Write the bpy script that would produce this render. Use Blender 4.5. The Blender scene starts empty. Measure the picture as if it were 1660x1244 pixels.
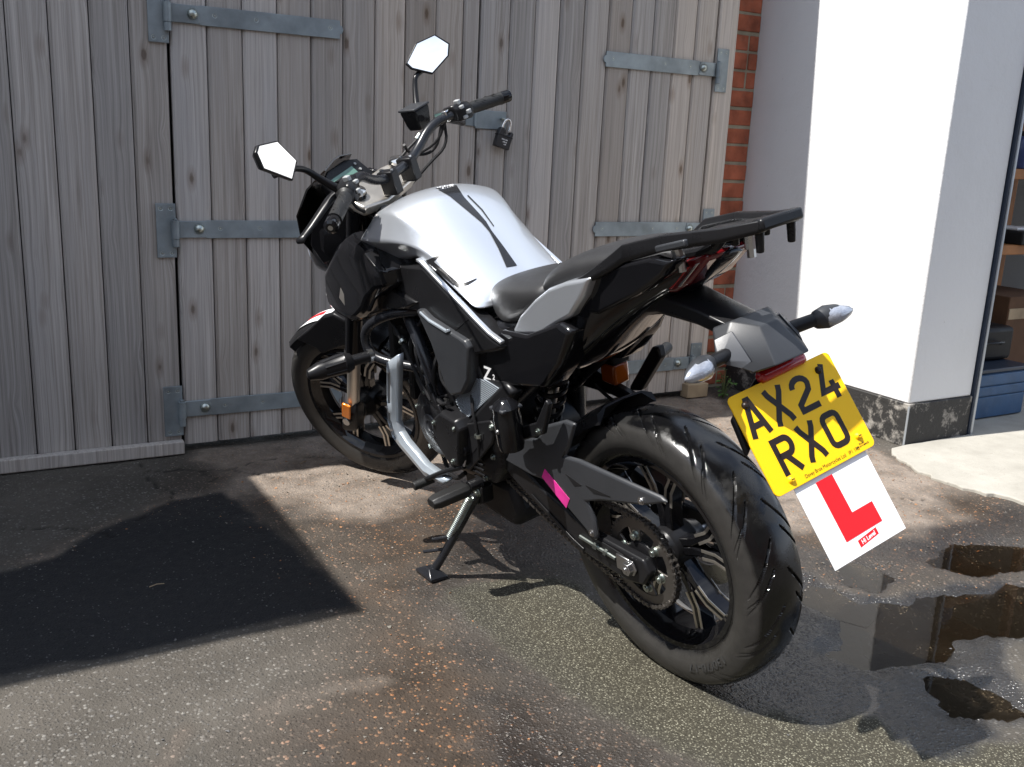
import bpy, bmesh, math, random
import numpy as np
from mathutils import Vector, Matrix

random.seed(7); RNG = np.random.default_rng(11)
S = bpy.context.scene
COL = S.collection
R = math.radians

# ------------------------------------------------------------------ camera
cam_d = bpy.data.cameras.new('camera'); cam = bpy.data.objects.new('camera', cam_d); COL.objects.link(cam)
cam_d.sensor_fit = 'HORIZONTAL'; cam_d.sensor_width = 36; cam_d.lens = 1566/1660*36
cam_d.clip_start = .02; cam_d.clip_end = 400
cam.matrix_world = Matrix.Translation((0, 0, 1.06)) @ (Matrix.Rotation(R(-30.1), 4, 'Z') @ Matrix.Rotation(R(76.2137), 4, 'X') @ Matrix.Rotation(R(2.643), 4, 'Z'))
S.camera = cam
# ------------------------------------------------------------------ sky, sun, exposure
SUN = Vector((.545, -.05, -.837)).normalized()            # travel direction of the light
w = bpy.data.worlds.new('World'); S.world = w; w.use_nodes = True
nt = w.node_tree; bg = nt.nodes['Background']
sky = nt.nodes.new('ShaderNodeTexSky'); sky.sky_type = 'NISHITA'; sky.sun_disc = False
sky.sun_elevation = math.asin(-SUN.z); sky.sun_rotation = math.atan2(-SUN.x, -SUN.y) % (2*math.pi)
sky.air_density = 1.0; sky.dust_density = 1.2; sky.ozone_density = 1.0
tcw = nt.nodes.new('ShaderNodeTexCoord'); nz = nt.nodes.new('ShaderNodeTexNoise'); nz.inputs['Scale'].default_value = 2.3; nz.inputs['Detail'].default_value = 7; nz.inputs['Roughness'].default_value = .58
mpw = nt.nodes.new('ShaderNodeMapping'); mpw.inputs['Scale'].default_value = (1, 1, 1.8); mpw.inputs['Location'].default_value = (.37, .2, 0); nt.links.new(tcw.outputs['Generated'], mpw.inputs[0]); nt.links.new(mpw.outputs[0], nz.inputs['Vector'])
crw = nt.nodes.new('ShaderNodeValToRGB'); crw.color_ramp.elements[0].position = .41; crw.color_ramp.elements[1].position = .56; nt.links.new(nz.outputs[0], crw.inputs[0])
mxw = nt.nodes.new('ShaderNodeMix'); mxw.data_type = 'RGBA'; mxw.inputs[7].default_value = (5.3, 5.8, 6.6, 1)          # broken white cloud over blue
nt.links.new(crw.outputs[0], mxw.inputs[0]); nt.links.new(sky.outputs[0], mxw.inputs[6]); nt.links.new(mxw.outputs[2], bg.inputs[0]); bg.inputs[1].default_value = .115
sd = bpy.data.lights.new('sun', 'SUN'); sd.energy = 4.6; sd.angle = R(.53); sd.color = (1, .965, .915)
so = bpy.data.objects.new('sun', sd); COL.objects.link(so); so.rotation_euler = SUN.to_track_quat('-Z', 'Y').to_euler()
so.location = (-5, 1, 8)
S.view_settings.view_transform = 'Standard'; S.view_settings.look = 'None'; S.view_settings.gamma = 1
S.view_settings.exposure = .95; S.view_settings.use_curve_mapping = False
S.cycles.max_bounces = 8

# ------------------------------------------------------------------ materials
def nodes(name):
    m = bpy.data.materials.new(name); m.use_nodes = True
    t = m.node_tree; return m, t, t.nodes['Principled BSDF']
def N(t, typ, **kw):
    n = t.nodes.new(typ)
    for k, v in kw.items():
        if k == 'inp':
            for a, b in v.items(): n.inputs[a].default_value = b
        else: setattr(n, k, v)
    return n
def ramp(t, fac, stops):
    r = t.nodes.new('ShaderNodeValToRGB'); e = r.color_ramp.elements
    while len(e) < len(stops): e.new(.5)
    for el, (p, c) in zip(e, stops): el.position = p; el.color = (*c, 1) if len(c) == 3 else c
    t.links.new(fac, r.inputs[0]); return r.outputs[0]
def mixc(t, f, a, b, mode='MIX'):
    n = t.nodes.new('ShaderNodeMix'); n.data_type = 'RGBA'; n.blend_type = mode
    for s, v in ((0, f), (6, a), (7, b)):
        if hasattr(v, 'is_linked'): t.links.new(v, n.inputs[s])
        elif s == 0: n.inputs[0].default_value = v
        else: n.inputs[s].default_value = (*v, 1)
    return n.outputs[2]
def math_(t, op, a, b=None, c=None):
    n = t.nodes.new('ShaderNodeMath'); n.operation = op
    for i, v in enumerate((a, b, c)):
        if v is None: continue
        if hasattr(v, 'is_linked'): t.links.new(v, n.inputs[i])
        else: n.inputs[i].default_value = v
    return n.outputs[0]
def mrange(t, x, a, b, c=0, d=1):
    n = t.nodes.new('ShaderNodeMapRange'); t.links.new(x, n.inputs[0])
    for i, v in enumerate((a, b, c, d)): n.inputs[i+1].default_value = v
    return n.outputs[0]
def bump(t, b, h, dist=.002, st=.5, prev=None):
    n = t.nodes.new('ShaderNodeBump'); n.inputs['Distance'].default_value = dist; n.inputs['Strength'].default_value = st
    t.links.new(h, n.inputs['Height'])
    if prev is not None: t.links.new(prev, n.inputs['Normal'])
    if b is not None: t.links.new(n.outputs[0], b.inputs['Normal'])
    return n.outputs[0]
def noise(t, vec, scale, detail=3, rough=.55):
    n = N(t, 'ShaderNodeTexNoise', inp={'Scale': scale, 'Detail': detail, 'Roughness': rough})
    if vec is not None: t.links.new(vec, n.inputs['Vector'])
    return n.outputs[0]
def ocoord(t): return t.nodes.new('ShaderNodeTexCoord').outputs['Object']
MATS = {}
def simple(name, col, rough=.5, metal=0, coat=0, var=.12, bmp=0, bscale=400, rvar=.05, spec=.5, trans=0, ior=1.45, dust=0):
    m, t, b = nodes(name); oc = ocoord(t)
    n1 = noise(t, oc, 9, 4); lo = tuple(c*(1-var) for c in col); hi = tuple(min(1, c*(1+var)) for c in col)
    c = ramp(t, n1, [(.3, lo), (.7, hi)])
    if dust: c = mixc(t, mrange(t, noise(t, oc, 35, 6, .7), .52, .75, 0, dust), c, (.22, .2, .17))
    t.links.new(c, b.inputs['Base Color'])
    n2 = noise(t, oc, 23, 5, .65); t.links.new(mrange(t, n2, .3, .7, max(.01, rough-rvar), min(1, rough+rvar)), b.inputs['Roughness'])
    b.inputs['Metallic'].default_value = metal; b.inputs['Coat Weight'].default_value = coat; b.inputs['Coat Roughness'].default_value = .04
    b.inputs['Specular IOR Level'].default_value = spec; b.inputs['Transmission Weight'].default_value = trans; b.inputs['IOR'].default_value = ior
    if bmp: bump(t, b, noise(t, oc, bscale, 3), .001, bmp)
    MATS[name] = m; return m
simple('gloss_black', (.006, .006, .007), .07, coat=.25, rvar=.03, dust=.004, spec=.3)
simple('satin_black', (.010, .010, .011), .30, bmp=.06, bscale=900, dust=.008, spec=.28)
simple('matt_black', (.012, .012, .013), .5, bmp=.15, bscale=700, dust=.015, spec=.25)
simple('dark_grey', (.030, .032, .036), .40, bmp=.10, bscale=900, dust=.012)
simple('grey_facet', (.055, .058, .065), .38, bmp=.1, bscale=900)
simple('sidewall_text', (.032, .032, .032), .6)
simple('bar_black', (.014, .015, .018), .28, coat=.15, spec=.4)
simple('seat_vinyl', (.022, .022, .023), .45, bmp=.35, bscale=650, dust=.015)
simple('silver_paint', (.60, .63, .67), .32, metal=.75, coat=.6, var=.015, rvar=.01)
simple('rubber_grip', (.012, .012, .012), .5, bmp=.3, bscale=300)
simple('steel', (.45, .45, .45), .3, metal=1, rvar=.06)
simple('chrome', (.75, .74, .72), .12, metal=1, rvar=.06)
simple('machined', (.62, .58, .52), .36, metal=.9, var=.15)
simple('brushed_grey', (.50, .56, .62), .34, metal=.6, rvar=.04)
simple('galvanised', (.24, .28, .30), .5, metal=.35, var=.3, bmp=.15, bscale=120, dust=.12)
simple('zinc_bolt', (.42, .46, .43), .34, metal=1)
simple('chain_steel', (.13, .12, .11), .38, metal=.8, dust=.1)
simple('amber', (.75, .20, .01), .15, coat=.6, bmp=.4, bscale=260)
simple('red_lens', (.38, .008, .012), .12, coat=.8, rvar=.04)
simple('dark_red_lens', (.10, .004, .006), .1, coat=.8, rvar=.04)
simple('clear_lens', (.42, .45, .52), .16, metal=.35, coat=1, var=.45, bmp=1.0, bscale=190)
simple('switch_white', (.30, .31, .31), .45)
simple('lcd', (.10, .20, .16), .15, coat=.5, var=.05)
simple('plate_yellow', (.95, .56, .001), .5, var=.01)
simple('stripe_black', (.012, .012, .013), .25, coat=.3)
simple('plate_ink', (.018, .011, .008), .35)
simple('lplate_white', (.82, .83, .84), .4, var=.01)
simple('lplate_red', (.70, .012, .018), .4, var=.03)
simple('sticker_pink', (.75, .03, .28), .2, coat=.7, var=.5)
simple('plastic_white', (.72, .72, .70), .35, coat=.3)
simple('smoke_screen', (.012, .010, .008), .06, coat=.6, trans=.35)
simple('brake_fluid', (.35, .075, .008), .08, coat=.7)
simple('brick', (.36, .105, .055), .85, var=.45, bmp=.7, bscale=70, dust=.2)
simple('mortar', (.30, .27, .20), .95, var=.3, bmp=.8, bscale=90)
simple('leaf', (.07, .16, .035), .45, var=.35)
simple('stem_green', (.07, .10, .03), .6)
simple('timber_pale', (.33, .25, .16), .8, var=.25, bmp=.3, bscale=60)
simple('shelf_wood', (.28, .12, .04), .6, var=.25)
simple('cabinet_blue', (.022, .075, .17), .45, var=.2, dust=.12)
simple('card_brown', (.10, .05, .025), .85, var=.2)
simple('can_yellow', (.55, .38, .02), .4)
simple('can_blue', (.03, .05, .14), .35)
simple('lock_black', (.02, .02, .022), .42, coat=.1)
simple('ink_white', (.7, .7, .7), .5)
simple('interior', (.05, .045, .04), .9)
simple('frame_steel', (.40, .43, .46), .4, metal=.5)
simple('dark_trim', (.02, .03, .05), .4)
simple('roof_felt', (.07, .07, .07), .9)
m, t, b = nodes('mirror_glass'); b.inputs['Base Color'].default_value = (.93, .94, .95, 1); b.inputs['Metallic'].default_value = 1; b.inputs['Roughness'].default_value = .01; MATS['mirror_glass'] = m

# wet, worn tyre rubber
m, t, b = nodes('tyre'); oc = ocoord(t)
n = noise(t, oc, 11, 5, .6); b.inputs['Base Color'].default_value = (.016, .016, .017, 1)
sy_ = N(t, 'ShaderNodeSeparateXYZ'); t.links.new(oc, sy_.inputs[0]); side_ = mrange(t, math_(t, 'ADD', math_(t, 'ABSOLUTE', sy_.outputs[1]), math_(t, 'MULTIPLY', noise(t, oc, 30, 3), .006)), .057, .063)
wetm = math_(t, 'MULTIPLY', mrange(t, n, .38, .50), math_(t, 'SUBTRACT', 1.0, side_))
t.links.new(mixc(t, side_, mixc(t, wetm, (.012, .0118, .0115), (.004, .004, .0045)), mixc(t, noise(t, oc, 45, 5, .7), (.014, .0135, .013), (.042, .040, .037))), b.inputs['Base Color'])
t.links.new(mrange(t, wetm, 0, 1, .42, .07), b.inputs['Roughness'])
bump(t, b, noise(t, oc, 500, 3), .0006, .35); MATS['tyre'] = m

# weathered softwood boards: grain along z, knots, stains; each board shifted by its own random
m, t, b = nodes('weathered_board'); oc = ocoord(t)
oi = t.nodes.new('ShaderNodeObjectInfo'); off = N(t, 'ShaderNodeCombineXYZ')
t.links.new(math_(t, 'MULTIPLY', oi.outputs['Random'], 37.0), off.inputs[2]); t.links.new(math_(t, 'MULTIPLY', oi.outputs['Random'], 11.0), off.inputs[0])
va = N(t, 'ShaderNodeVectorMath', operation='ADD'); t.links.new(oc, va.inputs[0]); t.links.new(off.outputs[0], va.inputs[1]); P = va.outputs[0]
def scaled(v, s):
    n = N(t, 'ShaderNodeVectorMath', operation='MULTIPLY'); t.links.new(v, n.inputs[0]); n.inputs[1].default_value = s; return n.outputs[0]
vk = N(t, 'ShaderNodeTexVoronoi', inp={'Scale': 1.0, 'Randomness': 1.0}); t.links.new(scaled(P, (13, 13, 5.2)), vk.inputs['Vector'])
kd = vk.outputs['Distance']
warp = math_(t, 'MULTIPLY', math_(t, 'POWER', math_(t, 'SUBTRACT', 1.0, math_(t, 'MINIMUM', kd, 1.0)), 5.0), .016)
wv = N(t, 'ShaderNodeCombineXYZ'); t.links.new(warp, wv.inputs[0])
pw = N(t, 'ShaderNodeVectorMath', operation='ADD'); t.links.new(P, pw.inputs[0]); t.links.new(wv.outputs[0], pw.inputs[1])
g1 = noise(t, scaled(pw.outputs[0], (110, 110, 1.3)), 1.0, 5, .65)
g2 = noise(t, scaled(pw.outputs[0], (380, 380, 3)), 1.0, 3, .6)
g3 = noise(t, scaled(P, (6, 6, .8)), 1.0, 4, .6)
base = ramp(t, g1, [(.30, (.25, .222, .198)), (.48, (.43, .392, .355)), (.70, (.59, .55, .51))])
base = mixc(t, mrange(t, g2, .45, .72, 0, .55), base, (.18, .158, .138))
base = mixc(t, mrange(t, g3, .42, .68, 0, .5), base, (.34, .335, .34))
base = mixc(t, mrange(t, oi.outputs['Random'], 0, 1, 0, .3), base, (.45, .395, .34))
sk_ = t.nodes.new('ShaderNodeSeparateColor'); t.links.new(vk.outputs['Color'], sk_.inputs[0]); kon = mrange(t, sk_.outputs[0], .36, .40)
knot = math_(t, 'MULTIPLY', mrange(t, math_(t, 'ADD', kd, math_(t, 'MULTIPLY', noise(t, P, 60, 3), .06)), .10, .145, 1, 0), kon)
base = mixc(t, math_(t, 'MULTIPLY', knot, .85), base, (.040, .028, .020))
ringk = math_(t, 'MULTIPLY', mrange(t, kd, .10, .26, .55, 0), kon)
base = mixc(t, ringk, base, (.21, .155, .115))
base = mixc(t, mrange(t, noise(t, scaled(P, (22, 22, .9)), 1.0, 5, .7), .60, .72, 0, .6), base, (.15, .115, .09))
hv = N(t, 'ShaderNodeHueSaturation'); t.links.new(base, hv.inputs['Color']); r2_ = math_(t, 'FRACT', math_(t, 'MULTIPLY', oi.outputs['Random'], 7.31)); t.links.new(mrange(t, r2_, 0, 1, .76, 1.16), hv.inputs['Value']); t.links.new(mrange(t, oi.outputs['Random'], 0, 1, .75, 1.25), hv.inputs['Saturation'])
t.links.new(hv.outputs[0], b.inputs['Base Color']); b.inputs['Roughness'].default_value = .8
bb = bump(t, None, g1, .003, .35); bump(t, b, g2, .0015, .4, bb); MATS['weathered_board'] = m

m, t, b = nodes('brick_wall'); oc = ocoord(t)
bt = N(t, 'ShaderNodeTexBrick', inp={'Scale': 4.4, 'Mortar Size': .022, 'Color1': (.30, .10, .055, 1), 'Color2': (.20, .075, .05, 1), 'Mortar': (.30, .27, .22, 1)}); mp_ = N(t, 'ShaderNodeVectorMath', operation='MULTIPLY'); mp_.inputs[1].default_value = (1, 1, 1)
cx = N(t, 'ShaderNodeCombineXYZ'); sx = N(t, 'ShaderNodeSeparateXYZ'); t.links.new(oc, sx.inputs[0]); t.links.new(sx.outputs[0], cx.inputs[0]); t.links.new(sx.outputs[2], cx.inputs[1]); t.links.new(cx.outputs[0], bt.inputs['Vector'])
t.links.new(bt.outputs[0], b.inputs['Base Color']); b.inputs['Roughness'].default_value = .9; MATS['brick_wall'] = m
simple('window_glass', (.02, .025, .03), .05, coat=.5)
# painted masonry (white, bobbly) and its tarry black plinth
m, t, b = nodes('white_masonry'); oc = ocoord(t)
c = mixc(t, mrange(t, noise(t, oc, 3.2, 5, .6), .5, .75, 0, .25), (.68, .685, .69), (.56, .56, .55))
c = mixc(t, mrange(t, noise(t, oc, 38, 6, .75), .66, .72, 0, .5), c, (.30, .29, .27))
t.links.new(c, b.inputs['Base Color']); b.inputs['Roughness'].default_value = .55
bb = bump(t, None, noise(t, oc, 26, 4), .006, .35); bump(t, b, noise(t, oc, 130, 4), .002, .4, bb); MATS['white_masonry'] = m
m, t, b = nodes('black_plinth'); oc = ocoord(t)
c = mixc(t, mrange(t, noise(t, oc, 14, 8, .72), .52, .64), (.022, .021, .02), (.30, .28, .25))
t.links.new(c, b.inputs['Base Color']); b.inputs['Roughness'].default_value = .65
bump(t, b, noise(t, oc, 40, 6, .7), .006, .6); MATS['black_plinth'] = m
m, t, b = nodes('concrete'); oc = ocoord(t)
c = ramp(t, noise(t, oc, 5, 8, .65), [(.3, (.27, .255, .22)), (.7, (.39, .37, .325))])
c = mixc(t, mrange(t, noise(t, oc, 60, 5, .7), .63, .7, 0, .6), c, (.16, .145, .12))
t.links.new(c, b.inputs['Base Color']); b.inputs['Roughness'].default_value = .85
bump(t, b, noise(t, oc, 90, 6, .7), .004, .5); MATS['concrete'] = m
m, t, b = nodes('puddle_water'); oc = ocoord(t); out = t.nodes['Material Output']
tr_ = N(t, 'ShaderNodeBsdfTransparent'); tr_.inputs[0].default_value = (.60, .53, .43, 1); gl_ = N(t, 'ShaderNodeBsdfGlossy'); gl_.inputs['Roughness'].default_value = .02; fr_ = N(t, 'ShaderNodeFresnel'); fr_.inputs[0].default_value = 1.33
nb_ = bump(t, None, noise(t, oc, 22, 3), .002, .06); t.links.new(nb_, gl_.inputs['Normal']); t.links.new(nb_, fr_.inputs['Normal'])
ms_ = N(t, 'ShaderNodeMixShader'); t.links.new(fr_.outputs[0], ms_.inputs[0]); t.links.new(tr_.outputs[0], ms_.inputs[1]); t.links.new(gl_.outputs[0], ms_.inputs[2]); t.links.new(ms_.outputs[0], out.inputs[0]); MATS['puddle_water'] = m

# tarmac: aggregate colour from cells; zones come in as vertex attributes (wet with bike shadow, olive, dirt, dark with roof shade)
m, t, b = nodes('tarmac'); oc = ocoord(t)
def attr(n): a = N(t, 'ShaderNodeAttribute', attribute_name=n); return a.outputs['Fac']
nd_ = N(t, 'ShaderNodeTexNoise', inp={'Scale': 170.0, 'Detail': 2.0}); t.links.new(oc, nd_.inputs['Vector'])
dv_ = N(t, 'ShaderNodeVectorMath', operation='MULTIPLY_ADD'); t.links.new(nd_.outputs['Color'], dv_.inputs[0]); dv_.inputs[1].default_value = (.0055, .0055, .0); t.links.new(oc, dv_.inputs[2])
v1 = N(t, 'ShaderNodeTexVoronoi', inp={'Scale': 120.0}); t.links.new(dv_.outputs[0], v1.inputs['Vector'])
v2 = N(t, 'ShaderNodeTexVoronoi', inp={'Scale': 210.0}); t.links.new(dv_.outputs[0], v2.inputs['Vector'])
sep = t.nodes.new('ShaderNodeSeparateColor'); t.links.new(v1.outputs['Color'], sep.inputs[0]); rnd = sep.outputs[0]; rnd2 = sep.outputs[1]
sep2 = t.nodes.new('ShaderNodeSeparateColor'); t.links.new(v2.outputs['Color'], sep2.inputs[0])
bind = ramp(t, noise(t, oc, 2.6, 5, .6), [(.3, (.052, .047, .040)), (.7, (.100, .090, .077))])
stone = ramp(t, rnd, [(0, (.06, .056, .050)), (.5, (.115, .107, .096)), (.85, (.16, .15, .135)), (1, (.225, .215, .195))])
rad_ = math_(t, 'ADD', .10, math_(t, 'MULTIPLY', rnd2, .42))
smask = math_(t, 'MULTIPLY', mrange(t, math_(t, 'SUBTRACT', v1.outputs['Distance'], rad_), -.06, .06, 1, 0), .85)
grey = mixc(t, smask, bind, stone)
dstone = ramp(t, rnd, [(0, (.035, .026, .020)), (.5, (.085, .060, .042)), (.8, (.17, .10, .058)), (1, (.34, .15, .065))])
dirt = mixc(t, smask, ramp(t, noise(t, oc, 7, 6, .65), [(.3, (.026, .020, .015)), (.7, (.066, .050, .038))]), dstone)
dirt = mixc(t, math_(t, 'MULTIPLY', attr('pale'), mrange(t, noise(t, oc, 9, 6, .65), .30, .62, .35, 1)), dirt, mixc(t, smask, (.22, .185, .155), (.30, .24, .19)))
ol = mixc(t, mrange(t, v2.outputs['Distance'], .22, .42, 1, 0), (.045, .041, .030), ramp(t, sep2.outputs[0], [(0, (.10, .094, .068)), (.7, (.20, .19, .142)), (1, (.29, .28, .215))]))
c = mixc(t, attr('dirt'), grey, dirt); c = mixc(t, attr('olive'), c, ol)
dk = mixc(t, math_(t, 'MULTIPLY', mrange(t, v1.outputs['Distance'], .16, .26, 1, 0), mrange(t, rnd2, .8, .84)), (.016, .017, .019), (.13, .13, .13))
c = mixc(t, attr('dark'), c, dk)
wetf = attr('wet'); c = mixc(t, wetf, c, mixc(t, .80, c, (.008, .008, .009)))
crk = attr('crack'); c = mixc(t, crk, c, (.012, .011, .010))
t.links.new(c, b.inputs['Base Color']); t.links.new(math_(t, 'ADD', .18, math_(t, 'MULTIPLY', wetf, .6)), b.inputs['Specular IOR Level'])
t.links.new(math_(t, 'SUBTRACT', mrange(t, noise(t, oc, 40, 4), .3, .7, .72, .92), math_(t, 'MULTIPLY', wetf, .66)), b.inputs['Roughness'])
h = math_(t, 'ADD', math_(t, 'MULTIPLY', mrange(t, v1.outputs['Distance'], .1, .5, 1, 0), .8), noise(t, oc, 260, 3))
bump(t, b, h, .004, .65); MATS['tarmac'] = m

# ------------------------------------------------------------------ mesh builder
class MB:
    def __init__(s): s.v = []; s.f = []
    def add(s, vs, fs):
        o = len(s.v); s.v += [tuple(map(float, p)) for p in vs]; s.f += [tuple(i+o for i in f) for f in fs]; return s
    def box(s, c, d, M=None):
        x, y, z = (k/2 for k in d); q = [Vector((a*x, b*y, e*z)) for a in (-1, 1) for b in (-1, 1) for e in (-1, 1)]
        if M is not None: q = [M @ k for k in q]
        c = Vector(c)
        return s.add([c+k for k in q], [(0, 1, 3, 2), (4, 6, 7, 5), (0, 4, 5, 1), (2, 3, 7, 6), (0, 2, 6, 4), (1, 5, 7, 3)])
    def prism(s, poly, d0, d1, fn=None):
        """poly of (a,b); default maps to bike side plane: a->u, b->w, depth->v"""
        fn = fn or (lambda a, b, t: (a, t, b)); n = len(poly)
        vs = [fn(a, b, d0) for a, b in poly]+[fn(a, b, d1) for a, b in poly]
        return s.add(vs, [tuple(range(n)), tuple(range(2*n-1, n-1, -1))]+[(i, n+i, n+(i+1) % n, (i+1) % n) for i in range(n)])
    def shell(s, poly, levels):
        """side-plane polygon lofted through (v, inset fraction) levels, capped"""
        cx = sum(p[0] for p in poly)/len(poly); cy = sum(p[1] for p in poly)/len(poly); n = len(poly)
        return s.loft([[(cx+(a-cx)*(1-k), v, cy+(b-cy)*(1-k)) for a, b in poly] for v, k in levels])
    def loft(s, rings, caps=True, closed=True):
        n = len(rings[0]); vs = [p for r in rings for p in r]; fs = []
        for i in range(len(rings)-1):
            for j in range(n if closed else n-1):
                k = (j+1) % n; fs.append((i*n+j, i*n+k, (i+1)*n+k, (i+1)*n+j))
        if caps: fs += [tuple(range(n-1, -1, -1)), tuple(range((len(rings)-1)*n, len(rings)*n))]
        return s.add(vs, fs)
    def tube(s, pts, r, n=12, caps=True, sm=0):
        P = [Vector(p) for p in pts]; rr = list(r) if isinstance(r, (list, tuple)) else [r]*len(P)
        for _ in range(sm):
            Q = [P[0]]; q = [rr[0]]
            for i in range(len(P)-1):
                Q += [P[i]*.75+P[i+1]*.25, P[i]*.25+P[i+1]*.75]; q += [rr[i]*.75+rr[i+1]*.25, rr[i]*.25+rr[i+1]*.75]
            P = Q+[P[-1]]; rr = q+[rr[-1]]
        rings = []; up = None
        for i, p in enumerate(P):
            d = (P[min(i+1, len(P)-1)]-P[max(i-1, 0)]).normalized()
            if up is None: up = d.orthogonal().normalized()
            up = (up-d*up.dot(d)).normalized(); q = d.cross(up)
            rings.append([p+(up*math.cos(a)+q*math.sin(a))*rr[i] for a in (2*math.pi*k/n for k in range(n))])
        return s.loft(rings, caps)
    def lathe(s, prof, o=(0, 0, 0), ax=(0, 1, 0), n=48, loop=False, a0=0, a1=2*math.pi):
        """prof of (axial, radius)"""
        ax = Vector(ax).normalized(); e1 = Vector((1, 0, 0)) if abs(ax.x) < .9 else Vector((0, 0, 1)); e1 = (e1-ax*e1.dot(ax)).normalized(); e2 = e1.cross(ax); o = Vector(o)
        full = abs(a1-a0-2*math.pi) < 1e-6; m = n if full else n+1; rings = []
        for k in range(m):
            a = a0+(a1-a0)*k/n; d = e1*math.cos(a)+e2*math.sin(a); rings.append([o+ax*h+d*r for h, r in prof])
        L = len(prof); fs = []
        for k in range(n):
            for j in range(L if loop else L-1):
                j2 = (j+1) % L; fs.append((k*L+j, k*L+j2, ((k+1) % m)*L+j2, ((k+1) % m)*L+j))
        s.add([p for r in rings for p in r], fs)
        if not full and loop: s.f += [tuple(len(s.v)-m*L+j for j in range(L-1, -1, -1)), tuple(len(s.v)-L+j for j in range(L))]
        return s
    def ribbon(s, pts, wd, d0, d1, fn=None, closed=False):
        """flat stroke of a 2D polyline with mitred joints"""
        n = len(pts); Lf, Rt = [], []; P = [Vector(p) for p in pts]
        for i in range(n):
            a = P[i-1] if (i > 0 or closed) else None; c = P[(i+1) % n] if (i < n-1 or closed) else None
            d1_ = (P[i]-a).normalized() if a is not None else None; d2_ = (c-P[i]).normalized() if c is not None else None
            if d1_ is None: nn = Vector((-d2_.y, d2_.x)); k = 1
            elif d2_ is None: nn = Vector((-d1_.y, d1_.x)); k = 1
            else:
                n1 = Vector((-d1_.y, d1_.x)); n2 = Vector((-d2_.y, d2_.x)); nn = n1+n2
                nn = n1 if nn.length < .2 else nn.normalized(); k = min(2.2, 1/max(.3, nn.dot(n1)))
            Lf.append(P[i]+nn*k*wd/2); Rt.append(P[i]-nn*k*wd/2)
        fn = fn or (lambda a, b, t: (a, t, b)); m = n if closed else n-1
        vs = [fn(p.x, p.y, d) for d in (d0, d1) for p in Lf+Rt]; fs = []
        for i in range(m):
            j = (i+1) % n
            fs += [(i, j, n+j, n+i), (2*n+i, 3*n+i, 3*n+j, 2*n+j), (i, 2*n+i, 2*n+j, j), (n+i, n+j, 3*n+j, 3*n+i)]
        if not closed: fs += [(0, n, 3*n, 2*n), (n-1, 3*n-1, 4*n-1, 2*n-1)]
        return s.add(vs, fs)
    def hull(s, pts):
        bm = bmesh.new(); [bm.verts.new(p) for p in pts]; bmesh.ops.convex_hull(bm, input=bm.verts); bm.verts.index_update()
        live = [v for v in bm.verts if v.link_faces]; ix = {v: i for i, v in enumerate(live)}
        s.add([v.co for v in live], [tuple(ix[v] for v in f.verts) for f in bm.faces]); bm.free(); return s
    def mir(s):
        o = len(s.v); s.v += [(x, -y, z) for x, y, z in s.v]; s.f += [tuple(i+o for i in reversed(f)) for f in s.f]; return s
    def flip(s):
        s.v = [(x, -y, z) for x, y, z in s.v]; s.f = [tuple(reversed(f)) for f in s.f]; return s
    def xf(s, fn): s.v = [tuple(fn(p)) for p in s.v]; return s
    def mesh(s, name, mat, smooth=35, rec=True):
        me = bpy.data.meshes.new(name); me.from_pydata(s.v, [], s.f)
        if rec:
            bm = bmesh.new(); bm.from_mesh(me); bmesh.ops.recalc_face_normals(bm, faces=bm.faces); bm.to_mesh(me); bm.free()
        me.materials.append(MATS[mat])
        if smooth:
            me.polygons.foreach_set('use_smooth', [True]*len(me.polygons)); me.set_sharp_from_angle(angle=R(smooth))
        return me
    def build(s, name, mat, parent=None, bev=0, smooth=35, sub=0, seg=2, rec=True):
        return link(name, s.mesh(name, mat, smooth, rec), parent, bev, sub, seg)
def link(name, me, parent=None, bev=0, sub=0, seg=2):
    o = bpy.data.objects.new(name, me); COL.objects.link(o); o.parent = parent
    if sub:
        k = o.modifiers.new('sub', 'SUBSURF'); k.levels = sub; k.render_levels = sub
    if bev:
        k = o.modifiers.new('bev', 'BEVEL'); k.width = bev; k.segments = seg; k.limit_method = 'ANGLE'; k.angle_limit = R(28); k.use_clamp_overlap = True
    return o
def tag(o, label=None, cat=None, group=None, kind=None):
    for k, v in (('label', label), ('category', cat), ('group', group), ('kind', kind)):
        if v: o[k] = v
    return o
def empty(name, loc=(0, 0, 0)):
    o = bpy.data.objects.new(name, None); COL.objects.link(o); o.location = loc; o.empty_display_size = .1; return o
def text_geo(txt, size, cx=True, shear=0, bold=0):
    cu = bpy.data.curves.new('t', 'FONT'); cu.body = txt; cu.size = size; cu.shear = shear; cu.offset = bold; cu.resolution_u = 3
    if cx: cu.align_x = 'CENTER'
    o = bpy.data.objects.new('t', cu); COL.objects.link(o); bpy.context.view_layer.update()
    me = bpy.data.meshes.new_from_object(o); vs = [tuple(v.co) for v in me.vertices]; fs = [tuple(p.vertices) for p in me.polygons]
    bpy.data.objects.remove(o); bpy.data.curves.remove(cu); bpy.data.meshes.remove(me); return vs, fs
def marks(rows, h_, pitch):
    """print too small to read in the photograph: rows of short uneven strokes"""
    rr = random.Random(3); vs = []; fs = []
    for y0, x0, n in rows:
        for k in range(n):
            a = x0+k*pitch; b_ = a+pitch*rr.uniform(.45, .8); t_ = h_*rr.uniform(.6, 1); o = len(vs)
            vs += [(a, y0, 0), (b_, y0, 0), (b_, y0+t_, 0), (a, y0+t_, 0)]; fs.append((o, o+1, o+2, o+3))
    return vs, fs
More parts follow.
